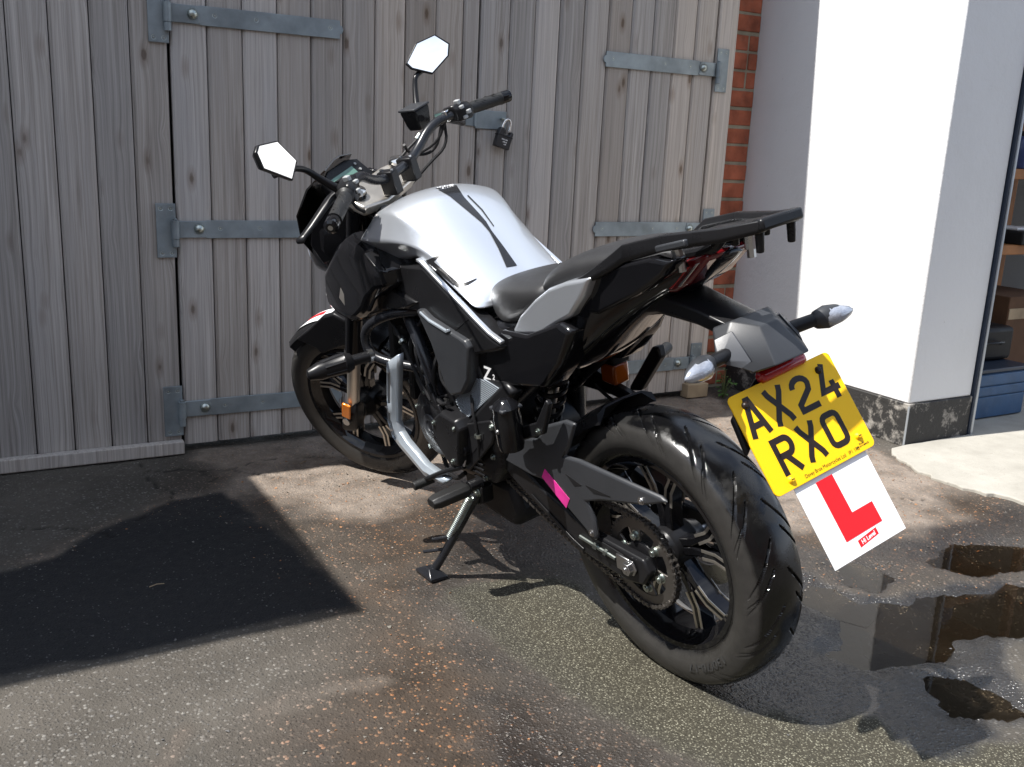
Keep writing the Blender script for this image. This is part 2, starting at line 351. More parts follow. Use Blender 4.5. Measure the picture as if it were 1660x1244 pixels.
def vnoise(x, y, seed=0):
    g = np.random.default_rng(seed).random((64, 64)); xi = np.floor(x).astype(int); yi = np.floor(y).astype(int); fx = x-xi; fy = y-yi
    fx = fx*fx*(3-2*fx); fy = fy*fy*(3-2*fy); a = lambda i, j: g[(xi+i) % 64, (yi+j) % 64]
    return (a(0, 0)*(1-fx)+a(1, 0)*fx)*(1-fy)+(a(0, 1)*(1-fx)+a(1, 1)*fx)*fy
def fbm(x, y, s, seed=0, o=4): return sum(vnoise(x*s*2**k, y*s*2**k, seed+k)*.5**k for k in range(o))/sum(.5**k for k in range(o))

# ================================================================== THE SETTING
def sdf(X, Y, poly):
    """signed distance to a polygon, negative inside"""
    d = np.full(X.shape, 1e9); ins = np.zeros(X.shape, bool); n = len(poly)
    for i in range(n):
        ax, ay = poly[i]; bx, by = poly[(i+1) % n]; ex, ey = bx-ax, by-ay
        t = np.clip(((X-ax)*ex+(Y-ay)*ey)/(ex*ex+ey*ey), 0, 1); d = np.minimum(d, np.hypot(X-ax-t*ex, Y-ay-t*ey))
        if by != ay: ins ^= ((ay > Y) != (by > Y)) & (X < (bx-ax)*(Y-ay)/(by-ay)+ax)
    return np.where(ins, -d, d)
def pline(X, Y, pts):
    d = np.full(X.shape, 1e9)
    for (ax, ay), (bx, by) in zip(pts, pts[1:]):
        ex, ey = bx-ax, by-ay; t = np.clip(((X-ax)*ex+(Y-ay)*ey)/(ex*ex+ey*ey), 0, 1); d = np.minimum(d, np.hypot(X-ax-t*ex, Y-ay-t*ey))
    return d
def axis(a, b, st):
    f = list(np.arange(a, b, st)); lo = []; hi = []; s = st; p = a
    while p > -90: s *= 1.35; p -= s; lo.append(p)
    s = st; p = f[-1]
    while p < 90: s *= 1.35; p += s; hi.append(p)
    return np.array(lo[::-1]+f+hi)
gx = axis(-.3, 3.7, .0115); gy = axis(.45, 3.45, .0115)
X, Y = np.meshgrid(gx, gy); near = (X > -.4) & (X < 4) & (Y > .3) & (Y < 3.6)
WX = X+(fbm(X, Y, 9, 3)-.5)*.09; WY = Y+(fbm(X, Y, 9, 17)-.5)*.09
sm = lambda d, w: np.clip(.5-d/w, 0, 1)
OLIVE = [(.95, 1.95), (1.06, 1.95), (1.23, 1.92), (1.30, 1.84), (1.30, 1.7), (1.27, 1.51), (1.27, 1.39), (1.32, 1.2), (1.52, 1.10), (1.60, .95), (1.9, .85), (2.2, .3), (1.4, .1), (1.10, .9), (1.06, 1.14), (1.02, 1.32), (.98, 1.44), (.95, 1.64), (.93, 1.8)]
WET_SHADOW = [(1.24, 1.36), (1.27, 1.22), (1.36, 1.12), (1.50, 1.11), (1.46, 1.01), (1.47, .94), (1.66, .95), (1.73, 1.0), (1.84, .98), (1.92, 1.1), (2.06, 1.2), (2.3, 1.24), (2.3, 1.42), (2.0, 1.46), (1.93, 1.53), (1.92, 1.64), (1.80, 1.68), (1.45, 1.62), (1.3, 1.5)]  # wet tarmac plus the tail and plate shadow, both darkened in the colour
WET2 = [(1.0, 2.02), (1.3, 1.95), (1.42, 1.7), (1.5, 1.9), (1.4, 2.3), (1.2, 2.35)]
DARK_SHADE = [(-.4, 2.46), (.05, 2.49), (.15, 2.53), (.27, 2.65), (.40, 2.74), (.50, 2.82), (.64, 2.83), (.69, 2.5), (.72, 2.2), (.745, 1.95), (.55, 1.96), (.2, 1.96), (-.5, 1.96)]  # damp black tarmac, cut to the neighbour roof's shadow outline; shade painted in
DIRT = [(.60, 2.9), (.8, 3.3), (2.9, 3.3), (3.0, 2.2), (3.0, 1.55), (2.4, 1.45), (1.95, 1.62), (1.7, 1.75), (1.3, 2.0), (.95, 1.9), (.93, 1.5), (1.0, 1.15), (1.08, .7), (.85, .5), (.52, .7), (.45, 1.1), (.52, 1.5), (.70, 1.9), (.72, 2.4)]
PUD = [[(1.66, 1.25), (1.78, 1.22), (1.85, 1.21), (1.95, 1.26), (2.04, 1.26), (2.12, 1.19), (2.25, 1.22), (2.42, 1.30), (2.36, 1.40), (2.22, 1.36), (2.07, 1.41), (2.0, 1.42), (1.88, 1.46), (1.76, 1.41), (1.64, 1.33)],
       [(1.86, 1.62), (1.91, 1.55), (1.89, 1.47), (1.82, 1.43), (1.80, 1.5), (1.79, 1.58)],
       [(1.75, 1.17), (1.80, 1.13), (1.81, 1.06), (1.79, .99), (1.73, 1.01), (1.69, 1.05), (1.71, 1.12)],
       [(2.04, 1.67), (2.09, 1.60), (2.07, 1.54), (2.01, 1.53), (1.98, 1.59)],
       [(2.30, 1.56), (2.45, 1.60), (2.62, 1.52), (2.50, 1.46), (2.36, 1.48)]]
CRACKS = [[(.47, 3.2), (.46, 3.02), (.48, 2.94), (.51, 2.82), (.42, 2.74), (.36, 2.70)], [(.49, 3.1), (.61, 3.06), (.72, 3.02), (.8, 2.92), (.84, 2.87)], [(.61, 3.06), (.66, 2.98), (.62, 2.93)], [(.72, 3.02), (.82, 3.08), (.93, 3.06), (1.05, 3.02)],
          [(.08, 2.74), (.2, 2.72), (.3, 2.60), (.27, 2.66)], [(2.0, 2.35), (2.2, 2.1), (2.45, 2.05), (2.7, 1.9)]]
A = {}
PALE = [(-.6, 2.47), (.05, 2.50), (.15, 2.54), (.27, 2.66), (.40, 2.75), (.50, 2.83), (.62, 2.84), (.66, 3.3), (3.0, 3.35), (2.9, 3.0), (3.0, 2.3), (2.9, 1.9), (2.5, 1.7), (2.1, 1.85), (1.9, 2.3), (1.5, 2.6), (1.15, 2.62), (.98, 2.5), (.80, 2.58), (.72, 2.7)]
A['pale'] = np.maximum(sm(sdf(WX, WY, PALE)+(fbm(X, Y, 6, 77)-.5)*.2, .12), .4*np.maximum(sm(pline(WX, WY, [(.45, 1.63), (.55, 1.65), (.66, 1.62)])-.02, .03), sm(pline(WX, WY, [(.22, 1.55), (.28, 1.62)])-.02, .03)))
A['olive'] = sm(sdf(WX, WY, OLIVE), .03)
A['wet'] = np.maximum.reduce([sm(sdf(WX, WY, WET_SHADOW), .03), .7*sm(sdf(WX, WY, WET2), .08)]+[sm(sdf(WX, WY, p)-.03, .05) for p in PUD])
A['wet'] = np.maximum(A['wet'], .55*A['olive']*0+.75*np.clip((fbm(X, Y, 3.1, 50)-.47)*7, 0, 1)*sm(sdf(WX, WY, DIRT), .3)*(1-A['pale']))
A['dark'] = sm(sdf(.5*X+.5*WX, .5*Y+.5*WY, DARK_SHADE), .025)*.95
A['dirt'] = np.maximum(A['pale'], sm(sdf(WX, WY, DIRT)+(fbm(X, Y, 4, 90)-.5)*.35, .35))
cw = X+(fbm(X, Y, 26, 5)-.5)*.05; cv = Y+(fbm(X, Y, 26, 8)-.5)*.05
cr = np.minimum.reduce([pline(cw, cv, p) for p in CRACKS]); A['crack'] = sm(cr-.003, .008)*near
pd = np.minimum.reduce([sdf(WX, WY, p) for p in PUD])
far_ = np.clip((np.hypot(X-1.5, Y-1.6)-2)/6, 0, 1)
Z = (fbm(X, Y, 2.3, 31)-.5)*.012+(fbm(X, Y, 13, 41, 4)-.5)*.007-A['crack']*.006-.034*sm(pd-.006, .13)+(1-A['olive'])*A['dirt']*(fbm(X, Y, 30, 61)-.5)*.006
Z += .003*A['olive']
for (qx, qy) in ((1.288, 1.426), (1.168, 2.785), (.985, 2.10)):                    # firm under the tyres and the stand
    Z *= 1-np.exp(-((X-qx)**2+(Y-qy)**2)/.10**2)
Z = np.where(pd > .012, np.maximum(Z, -.0125), Z)
Z = np.where(Y > 3.15, Z*np.clip((3.3-Y)/.15, 0, 1), Z)-.001
ny, nx = X.shape; idx = np.arange(nx*ny).reshape(ny, nx)
vs = np.stack([X.ravel(), Y.ravel(), Z.ravel()], 1); fs = np.stack([idx[:-1, :-1].ravel(), idx[:-1, 1:].ravel(), idx[1:, 1:].ravel(), idx[1:, :-1].ravel()], 1)
me = bpy.data.meshes.new('ground'); me.vertices.add(len(vs)); me.vertices.foreach_set('co', vs.ravel())
me.loops.add(fs.size); me.loops.foreach_set('vertex_index', fs.ravel()); me.polygons.add(len(fs)); me.polygons.foreach_set('loop_start', np.arange(0, fs.size, 4)); me.polygons.foreach_set('use_smooth', np.ones(len(fs), bool)); me.update(calc_edges=True)
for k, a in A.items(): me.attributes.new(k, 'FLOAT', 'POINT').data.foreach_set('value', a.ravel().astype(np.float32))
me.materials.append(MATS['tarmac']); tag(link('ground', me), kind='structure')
for i, p in enumerate(PUD):                                                           # still water lying in the hollows
    cx_, cy_ = np.mean(p, 0); q = []
    for a, b_ in p: d_ = Vector((a-cx_, b_-cy_)); d_ = d_*(1+.05/d_.length); q.append((cx_+d_.x, cy_+d_.y, -.0150+.0004*i))
    if sum(q[j][0]*q[(j+1) % len(q)][1]-q[(j+1) % len(q)][0]*q[j][1] for j in range(len(q))) < 0: q.reverse()
    tag(MB().add(q, [tuple(range(len(q)))]).build('puddle', 'puddle_water', smooth=0, rec=False), kind='structure')
# loose stone chips swept over the old surface
cmb = MB(); ccol = []
def hz(x, y):
    j = int(np.clip(np.searchsorted(gx, x), 0, nx-1)); i = int(np.clip(np.searchsorted(gy, y), 0, ny-1)); return Z[i, j], A['dirt'][i, j], A['olive'][i, j], pd[i, j], A['dark'][i, j]
k = 0
while k < 5200:
    x, y = random.uniform(.0, 3.1), random.uniform(.55, 3.2)
    z, d_, o_, p_, dk_ = hz(x, y)
    if random.random() > .03+.9*d_*(1-o_)*(.35+vnoise(np.array([x*4.]), np.array([y*4.]), 5)[0])+(.3 if -.0 < p_ < .06 else 0): continue
    r = random.uniform(.0014, .0038)*(1.6 if random.random() < .08 else 1); q = [(random.gauss(0, 1), random.gauss(0, 1), random.gauss(0, .6)) for _ in range(7)]
    q = [Vector(a).normalized()*r*random.uniform(.7, 1.15) for a in q]; n0 = len(cmb.f)
    cmb.hull([(x+a.x, y+a.y, z+max(a.z*.7, -.001)+r*.25) for a in q])
    c_ = random.choice([(.13, .12, .10), (.18, .16, .14), (.09, .08, .07), (.24, .11, .05), (.30, .15, .07), (.15, .11, .075), (.20, .18, .155)]) if d_ > .25 else random.choice([(.13, .125, .12), (.17, .165, .155), (.08, .08, .08)])
    ccol += [c_]*(len(cmb.f)-n0); k += 1
m, t, b = nodes('stone_chip'); t.links.new(N(t, 'ShaderNodeAttribute', attribute_name='tint').outputs['Color'], b.inputs['Base Color']); b.inputs['Roughness'].default_value = .75; MATS['stone_chip'] = m
me = cmb.mesh('stone_chips', 'stone_chip', 0, rec=False)
at = me.attributes.new('tint', 'FLOAT_COLOR', 'FACE'); at.data.foreach_set('color', np.array([(*c_, 1) for c_ in ccol], np.float32).ravel())
tag(link('stone_chips', me), 'tiny grey and orange stone chips strewn over the tarmac', 'gravel', kind='stuff')
# dry twigs on the dark tarmac
for (x, y, a, L, lb_) in ((.33, 2.24, .15, .035, 'pale straw lying on the dark shaded tarmac'), (.93, 2.98, .6, .03, 'short pale twig on the ground below the left door')):
    q = MB().tube([(x, y, .006), (x+L*math.cos(a)*.5, y+L*math.sin(a)*.5, .009), (x+L*math.cos(a), y+L*math.sin(a), .006)], .0012, 5).build('twig', 'timber_pale')
    tag(q, lb_, 'twig')
# concrete apron of the garage
ap = [(3.12, 2.335), (3.03, 2.325), (2.965, 2.27), (2.94, 2.2), (2.90, 2.12), (2.885, 2.0), (2.90, 1.9), (2.96, 1.78), (2.95, 1.66), (3.02, 1.5), (3.1, 1.3), (7, 1.1), (7, 5.2), (3.515, 5.2), (3.515, 2.36), (3.49, 2.335)]
apr = []
for i, (a, b_) in enumerate(ap):
    c_ = ap[(i+1) % len(ap)]; apr.append((a, b_))
    if 2 <= i <= 9:
        for k in range(1, 5): apr.append((a+(c_[0]-a)*k/5+random.uniform(-.012, .012), b_+(c_[1]-b_)*k/5+random.uniform(-.008, .008)))
tag(MB().prism(apr, -.03, .010, lambda a, b_, h_: (a, b_, h_)).build('concrete_apron', 'concrete', bev=.004, smooth=0), kind='structure')

# ------------------------------------------------------------------ wooden doors
YB = 3.26
def plank(x0, x1, z0, z1, parent, i):
    wd = x1-x0-.0028; t_ = .022; g = .0075
    P = [(-wd/2, .006), (-wd/2, t_), (wd/2, t_), (wd/2, .006), (wd/2-g, 0), (-wd/2+g, 0)]
    q = MB().prism(P, z0, z1, lambda a, b_, h_: (a, b_, h_)).build('plank', 'weathered_board', parent, bev=.0012, smooth=30, seg=1)
    q.location = ((x0+x1)/2, YB+random.uniform(-.0012, .0012), 0); return q
def screw(parent, x, z, y=YB-.009, r=.0072):
    MB().lathe([(0, 0), (.0003, r*.35), (.0018, r*.4), (.0018, r*.7), (.0005, r), (.004, r)], (x, y-.001, z), (0, 1, 0), 14).build('screw', 'zinc_bolt', parent)
def hinge(door, zc, side, xk, xt):
    """strap hinge: plate on the frame, knuckle at xk, strap to tip xt"""
    s = side; h_ = MB(); L = abs(xt-xk); f = lambda a, b_, t_: (xk+s*a, t_, zc+b_)
    tip = [(L-.012, -.029), (L-.012, -.014), (L-.004, -.012), (L, 0), (L-.004, .012), (L-.012, .014), (L-.012, .029)]
    h_.prism([(.005, -.027), (.09, -.027), (.098, -.029)]+tip+[(.098, .029), (.09, .027), (.005, .027)], YB-.0085, YB-.0025, f)
    o = h_.build('strap_hinge', 'galvanised', door, bev=.0012)
    MB().prism([(.008, -.0265), (.088, -.0265), (.096, -.022), (.088, -.008), (.094, .004), (.088, .0265), (.008, .0265)], YB-.0115, YB-.0087, f).build('cranked_plate', 'galvanised', o, bev=.001)
    pz = -.004 if side > 0 else .0
    MB().box((xk-s*.030, YB-.006, zc+pz), (.060, .006, .172)).build('hinge_plate', 'galvanised', o, bev=.001)
    MB().tube([(xk-s*.004, YB-.018, zc-.029), (xk-s*.004, YB-.018, zc+.029)], .0125, 18).build('knuckle', 'galvanised', o, bev=.001)
    MB().tube([(xk-s*.004, YB-.018, zc-.055), (xk-s*.004, YB-.018, zc-.0295)], .011, 18).tube([(xk-s*.004, YB-.018, zc+.0295), (xk-s*.004, YB-.018, zc+.036)], .007, 12).build('pin', 'galvanised', o, bev=.001)
    MB().lathe([(-.0135, 0), (-.013, .005), (-.009, .012), (-.003, .0165), (0, .017)], (xk+s*.072, YB-.0115, zc+.002), (0, 1, 0), 20).build('coach_bolt', 'zinc_bolt', o)
    for a in (.14, .27, L-.045): screw(o, xk+s*a, zc+.003, YB-.0085)
    for a in (-.045, -.015):
        for bz in (-.072, .070): screw(o, xk+s*a, zc+pz+bz, YB-.009)
panel = empty('boarded_side_panel', (0, 0, 0)); tag(panel, 'fixed weathered board panel beside the door, standing on a low timber rail', 'panel')
xs = [-.945+.1111*i for i in range(15)]; xs[-1] = .6095
for i in range(14): plank(xs[i], xs[i+1], .045, 2.15, panel, i)
MB().box((-.17, 3.2415, .0255), (1.558, .033, .045)).build('bottom_rail', 'weathered_board', panel, bev=.004)
MB().box((-.17, 3.30, 1.1), (1.55, .03, 2.1)).build('backing', 'interior', panel)
ld = empty('left_door'); tag(ld, 'weathered board door hung on long straps from the side panel, hasp at its edge', 'door')
jl = [.6165, .729, .84, .953, 1.066, 1.177, 1.291, 1.402, 1.518, 1.625, 1.6885]
for i in range(10): plank(jl[i], jl[i+1], .026+.001*i, 2.15, ld, i)
MB().box((1.15, 3.297, 1.1), (1.06, .028, 2.1)).build('ledge', 'interior', ld)
for zc in (1.410, .752, .152): hinge(ld, zc, 1, .6125, 1.1735)
rd = empty('right_door'); tag(rd, 'weathered board door hung on straps from the post beside the brick pier', 'door')
jr = [1.6935, 1.814, 1.921, 2.027, 2.136, 2.248, 2.358, 2.466, 2.571, 2.681, 2.790]
for i in range(10): plank(jr[i], jr[i+1], .030, 2.15, rd, i)
MB().box((2.24, 3.297, 1.1), (1.08, .028, 2.1)).build('ledge', 'interior', rd)
for zc in (1.405, .750, .160): hinge(rd, zc, -1, 2.797, 2.228)
fp = empty('door_post'); tag(fp, 'weathered timber door post between the right door and the brick pier', 'door post')
plank(2.796, 2.902, .06, 2.15, fp, 0); MB().box((2.85, 3.32, 1.08), (.10, .07, 2.14)).build('post_core', 'weathered_board', fp)
tag(MB().box((2.83, 3.245, .034), (.118, .05, .062)).build('timber_block', 'timber_pale', bev=.003), 'short sawn timber block on the ground under the door post', 'block')
# hasp and padlock
hs = MB().box((1.745, YB-.004, 1.150), (.13, .005, .066)).build('hasp', 'galvanised', ld, bev=.002)
MB().box((1.658, YB-.004, 1.150), (.035, .005, .05)).build('hasp_leaf', 'galvanised', hs, bev=.002)
MB().tube([(1.678, YB-.008, 1.125), (1.678, YB-.008, 1.175)], .005, 10).build('hasp_hinge', 'galvanised', hs)
MB().tube([(1.785, YB, 1.156), (1.785, YB-.022, 1.156), (1.797, YB-.022, 1.156), (1.797, YB, 1.156)], .0035, 8).build('staple', 'zinc_bolt', hs)
pl = empty('padlock', (1.793, YB-.026, 1.150)); tag(pl, 'black square padlock with steel shackle hanging from the door hasp', 'padlock')
pl.rotation_euler = (0, R(15), 0); pl.scale = (.88, .88, .88)
MB().tube([(-.004, 0, -.055), (-.004, 0, -.02), (.002, 0, .004), (.015, 0, .012), (.028, 0, .004), (.032, 0, -.02), (.032, 0, -.035)], .0048, 12, sm=2).build('shackle', 'chrome', pl)
body = [(-.022, -.112), (.048, -.112), (.050, -.062), (.050, -.040), (.038, -.036), (.034, -.054), (.010, -.054), (.006, -.030), (-.014, -.030), (-.020, -.052)]
lb = MB().prism(body, -.014, .014).build('body', 'lock_black', pl, bev=.003)
MB().box((.014, 0, -.0615), (.074, .0305, .003)).build('seam', 'matt_black', pl)
vs, fs = marks([(0, -.012, 7), (-.010, -.004, 5), (-.019, .003, 3)], .0062, .0042); MB().add([(x+.012, -.0147, y-.078) for x, y, z in vs], fs).build('lettering', 'ink_white', pl, smooth=0, rec=False)
# lintel and eaves above the doors (out of frame; they shade the doors)
ow = empty('door_wall'); tag(ow, 'white wall band and eaves board above the board doors', 'wall')
MB().box((1.0, 3.345, 1.08), (3.9, .04, 2.14)).build('lining', 'interior', ow)
MB().box((1.085, 3.44, 2.275), (4.05, .26, .25)).build('lintel', 'white_masonry', ow)
MB().box((1.085, 3.55, 2.44), (4.06, .94, .07)).build('eaves', 'roof_felt', ow)
# ------------------------------------------------------------------ brick pier
bp = empty('brick_pier', (3.0, 3.36, 0)); tag(bp, 'narrow red brick pier between the door post and the white wall', 'pier')
MB().box((.0085, .060, 1.09), (.215, .112, 2.18)).build('mortar_bed', 'mortar', bp)
z = .014; i = 0
while z < 2.1:
    hh = random.uniform(.062, .068); cut = random.choice([None, None, None, .06, -.05])
    segs = [(-.099, .114)] if cut is None else [(-.099, cut-.005), (cut+.005, .114)]
    for a, b_ in segs:
        q = MB().box(((a+b_)/2, .048, z+hh/2), (b_-a, .100, hh), Matrix.Rotation(random.uniform(-.012, .012), 3, 'Y')).build('brick', 'brick', bp, bev=.004, seg=2); q.location.y = random.uniform(-.003, .003)
    z += .0787; i += 1
# ------------------------------------------------------------------ white garage building
gb = empty('white_garage'); tag(gb, 'white painted masonry garage with black plinth and open doorway', 'building')
MB().box((3.3035, 2.994, 1.385), (.373, 1.30, 2.43)).build('pier_wall', 'white_masonry', gb, bev=.006)
MB().box((3.3035, 2.990, .085), (.380, 1.306, .170)).build('plinth', 'black_plinth', gb, bev=.004)
MB().tube([(3.1145, 2.3385, .0), (3.1145, 2.3385, .16)], .004, 8).build('corner_bead', 'frame_steel', gb)
MB().box((3.4985, 2.352, 1.1), (.009, .04, 2.2)).build('door_seal', 'dark_trim', gb)
MB().box((3.5095, 2.350, 1.1), (.012, .046, 2.2)).build('door_track', 'frame_steel', gb, bev=.002)
MB().box((5.0, 2.994, 2.4), (3.02, 1.30, .40)).build('header', 'white_masonry', gb)
MB().box((4.8, 4.0, 2.66), (3.7, 3.4, .10)).build('roof', 'roof_felt', gb)
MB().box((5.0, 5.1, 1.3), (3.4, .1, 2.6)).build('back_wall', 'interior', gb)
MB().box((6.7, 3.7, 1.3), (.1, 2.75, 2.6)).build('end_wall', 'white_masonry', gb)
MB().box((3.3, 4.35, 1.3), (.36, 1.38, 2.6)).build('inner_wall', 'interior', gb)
# left neighbour whose flat roof throws the square shadow
nb = empty('neighbour_garage'); tag(nb, 'white flat roofed garage standing forward of the board doors', 'building')
MB().box((-2.5, 3.3, 1.27), (3.06, 2.36, 2.54)).build('wall', 'white_masonry', nb, bev=.006)
MB().box((-2.47, 3.3, 2.57), (3.06, 2.444, .06)).build('roof', 'roof_felt', nb)
# things inside the open garage
tc = empty('tool_chest', (3.84, 2.7, .0105)); tag(tc, 'low blue metal tool chest on the floor inside the open garage', 'tool chest')
MB().box((0, 0, .10), (.42, .46, .20)).build('body', 'cabinet_blue', tc, bev=.006)
for z, hh in ((.052, .092), (.123, .040), (.172, .048)): MB().box((-.0, -.2335, z), (.405, .008, hh)).build('drawer', 'cabinet_blue', tc, bev=.003)
MB().box((0, -.002, .212), (.43, .475, .018)).build('lid', 'dark_trim', tc, bev=.004)
q = empty('tool_case', (3.90, 2.72, .2325)); tag(q, 'black tool case resting on the blue tool chest', 'case')
MB().box((0, 0, .075), (.34, .30, .15)).build('shell', 'matt_black', q, bev=.02); MB().tube([(-.06, -.155, .08), (-.06, -.18, .09), (.06, -.18, .09), (.06, -.155, .08)], .007, 8, sm=1).build('handle', 'satin_black', q)
su = empty('shelf_unit', (4.25, 2.95, .0105)); tag(su, 'brown wooden shelf unit inside the open garage', 'shelf')
for z in (.69, 1.03, 1.40): MB().box((0, 0, z), (1.0, .42, .045)).build('shelf', 'shelf_wood', su, bev=.003)
for x in (-.48, .48):
    for y in (-.19, .19): MB().box((x, y, .80), (.04, .04, 1.58)).build('upright', 'shelf_wood', su, bev=.003)
MB().box((0, .20, .8), (1.0, .012, 1.5)).build('back_board', 'card_brown', su)
def bottle(x, y, z, r, h_, mat, name, lab, cat, cap='satin_black'):
    e_ = empty(name, (x, y, z)); tag(e_, lab, cat)
    MB().lathe([(0, 0), (0, r*.9), (.004, r), (h_*.68, r), (h_*.78, r*.8), (h_*.86, r*.42), (h_*.88, r*.4)], (0, 0, 0), (0, 0, 1), 24).build('body', mat, e_)
    MB().lathe([(h_*.865, 0), (h_*.865, r*.46), (h_, r*.46), (h_, 0)], (0, 0, 0), (0, 0, 1), 20).build('cap', cap, e_, bev=.001)
    MB().lathe([(h_*.2, r*1.01), (h_*.5, r*1.01)], (0, 0, 0), (0, 0, 1), 24).build('label_band', 'ink_white' if mat != 'can_blue' else 'can_blue', e_); return e_
bottle(4.06, 2.84, .7235, .042, .24, 'lock_black', 'spray_bottle', 'black bottle with pale label on the middle garage shelf', 'bottle')
bottle(4.05, 2.86, 1.0635, .05, .26, 'can_yellow', 'yellow_canister', 'yellow canister on the upper garage shelf', 'canister')
q = empty('blue_tin', (4.16, 2.83, 1.0635)); tag(q, 'dark blue square tin on the upper garage shelf', 'tin')
MB().box((0, 0, .12), (.10, .07, .24)).build('body', 'can_blue', q, bev=.008); MB().lathe([(.24, .015), (.262, .015), (.262, 0)], (.02, 0, 0), (0, 0, 1), 14).build('cap', 'satin_black', q)
bottle(4.20, 2.86, .7235, .036, .19, 'interior', 'oil_bottle', 'dark oil bottle beside the tray on the middle garage shelf', 'bottle')
bottle(4.29, 2.84, 1.0635, .045, .17, 'can_blue', 'polish_tin', 'short round blue tin at the end of the upper garage shelf', 'tin')
bottle(3.99, 2.87, 1.0635, .032, .22, 'lock_black', 'spray_can', 'slim black spray can on the upper garage shelf', 'spray can', 'can_yellow')
q = empty('metal_tray', (4.12, 2.85, .7235)); tag(q, 'dark tray with pale rags lying on the middle garage shelf', 'tray')
q.location.x = 4.34; MB().box((0, 0, .03), (.2, .26, .06)).build('tray', 'matt_black', q, bev=.006); MB().box((0, 0, .068), (.14, .16, .014)).build('rag', 'ink_white', q, bev=.005)
q = empty('folded_chair', (4.02, 2.80, .385)); tag(q, 'black folded seat with chrome frame standing behind the tool case', 'chair')
MB().box((.05, .02, .16), (.16, .04, .16), Matrix.Rotation(.25, 3, 'Y')).build('pad', 'seat_vinyl', q, bev=.015)
MB().tube([(-.05, 0, .02), (-.03, -.03, .10), (.06, -.03, .12), (.09, 0, .04), (.05, 0, .0)], .007, 10, sm=2).build('frame', 'chrome', q)
q = empty('carton', (4.36, 2.86, .0105)); tag(q, 'brown cardboard carton beside the tool chest under the shelves', 'box')
MB().box((0, 0, .24), (.36, .34, .48)).build('carton_body', 'card_brown', q, bev=.004); MB().box((0, -.1715, .40), (.35, .003, .05)).build('tape', 'timber_pale', q)
# weed at the foot of the pier
wd = empty('weed', (2.955, 3.19, -.004)); tag(wd, 'small green leafy weed growing at the foot of the brick pier', 'weed')
for i in range(22):
    a = random.uniform(0, 6.28); l_ = random.uniform(.03, .10); hgt = random.uniform(.02, .13); p1 = Vector((math.cos(a)*l_*.45, math.sin(a)*l_*.45, hgt))
    MB().tube([(0, 0, 0), p1*.6+Vector((0, 0, .012)), p1], .0012, 5).build('stem', 'stem_green', wd)
    L = random.uniform(.016, .030); d_ = Vector((math.cos(a), math.sin(a), random.uniform(-.3, .3))).normalized(); s_ = d_.cross(Vector((0, 0, 1))).normalized(); u_ = s_.cross(d_)
    MB().add([p1, p1+d_*L*.4+s_*L*.36+u_*.002, p1+d_*L*.45-u_*.003, p1+d_*L*.4-s_*L*.36+u_*.002, p1+d_*L*.8+s_*L*.22, p1+d_*L*.85-u_*.002, p1+d_*L*.8-s_*L*.22, p1+d_*L*1.1-u_*.004], [(0, 1, 2), (0, 2, 3), (1, 4, 5, 2), (2, 5, 6, 3), (4, 7, 5), (5, 7, 6)]).build('leaf', 'leaf', wd, smooth=60, rec=False)

# brick house across the yard, behind the photographer (it shows in the right mirror)
hs_ = empty('brick_house', (1.0, -6.5, 0)); tag(hs_, 'red brick house across the yard facing the board doors', 'house')
MB().box((0, -3, 2.6), (14, 6, 5.2)).build('wall', 'brick_wall', hs_)
MB().prism([(.4, 5.15), (-3.0, 7.4), (-6.4, 5.15)], -7.3, 7.3, lambda a, b_, h_: (h_, a, b_)).build('roof', 'roof_felt', hs_)
for x in (-4.5, -1.5, 1.8, 4.8):
    for z in (1.5, 3.9):
        q = MB().box((x, .01, z), (1.3, .1, 1.3)).build('window', 'plastic_white', hs_, bev=.01); MB().box((x, .055, z), (1.14, .02, 1.14)).build('pane', 'window_glass', q)
fw = empty('brick_garden_wall', (-7.0, -1.5, 0)); tag(fw, 'long brick garden wall closing the far side of the yard', 'wall')
MB().box((0, 0, 1.5), (.25, 10, 3.0)).build('masonry', 'brick_wall', fw); MB().box((0, 0, 3.03), (.32, 10.05, .08)).build('coping', 'concrete', fw, bev=.01)

# ================================================================== THE MOTORCYCLE (u forward, v left, w up; origin at the rear contact)
HD, LN = R(95.1), R(12.5)
Uv = Vector((math.cos(HD), math.sin(HD), 0)); V0 = Vector((-math.sin(HD), math.cos(HD), 0)); Zv = Vector((0, 0, 1))
Vv = V0*math.cos(LN)-Zv*math.sin(LN); Wv = Zv*math.cos(LN)+V0*math.sin(LN)
bike = empty('motorcycle'); bike.matrix_world = Matrix.Translation((1.288, 1.426, .0)) @ Matrix((Uv, Vv, Wv)).transposed().to_4x4()
tag(bike, 'black and silver motorcycle leaning on its side stand in front of the board doors', 'motorcycle')
WB, RR, RF = 1.364, .294, .281
AX = Vector((-math.sin(R(25)), 0, math.cos(R(25)))); AO = Vector((WB+.09, 0, 0)); SR = Matrix.Rotation(R(27.75), 3, AX)
def st(p): return AO+SR @ (Vector(p)-AO)                                             # steering turned to the left
def both(mb, name, mat, parent, **k):
    me = mb.mesh(name, mat, k.pop('smooth', 35)); o = link(name, me, parent, **k)
    m2 = MB(); m2.v = [(x, -y, z) for x, y, z in mb.v]; m2.f = [tuple(reversed(f)) for f in mb.f]
    return o, link(name, m2.mesh(name, mat), parent, **k)
def bolt(parent, p, ax=(0, 1, 0), r=.007, h_=.006, mat='zinc_bolt', name='bolt'):
    return MB().lathe([(h_, 0), (h_, r*.5), (h_*.75, r*.55), (h_*.75, r), (0, r), (0, r*1.35), (-.001, r*1.35)], p, ax, 12).build(name, mat, parent, smooth=30)

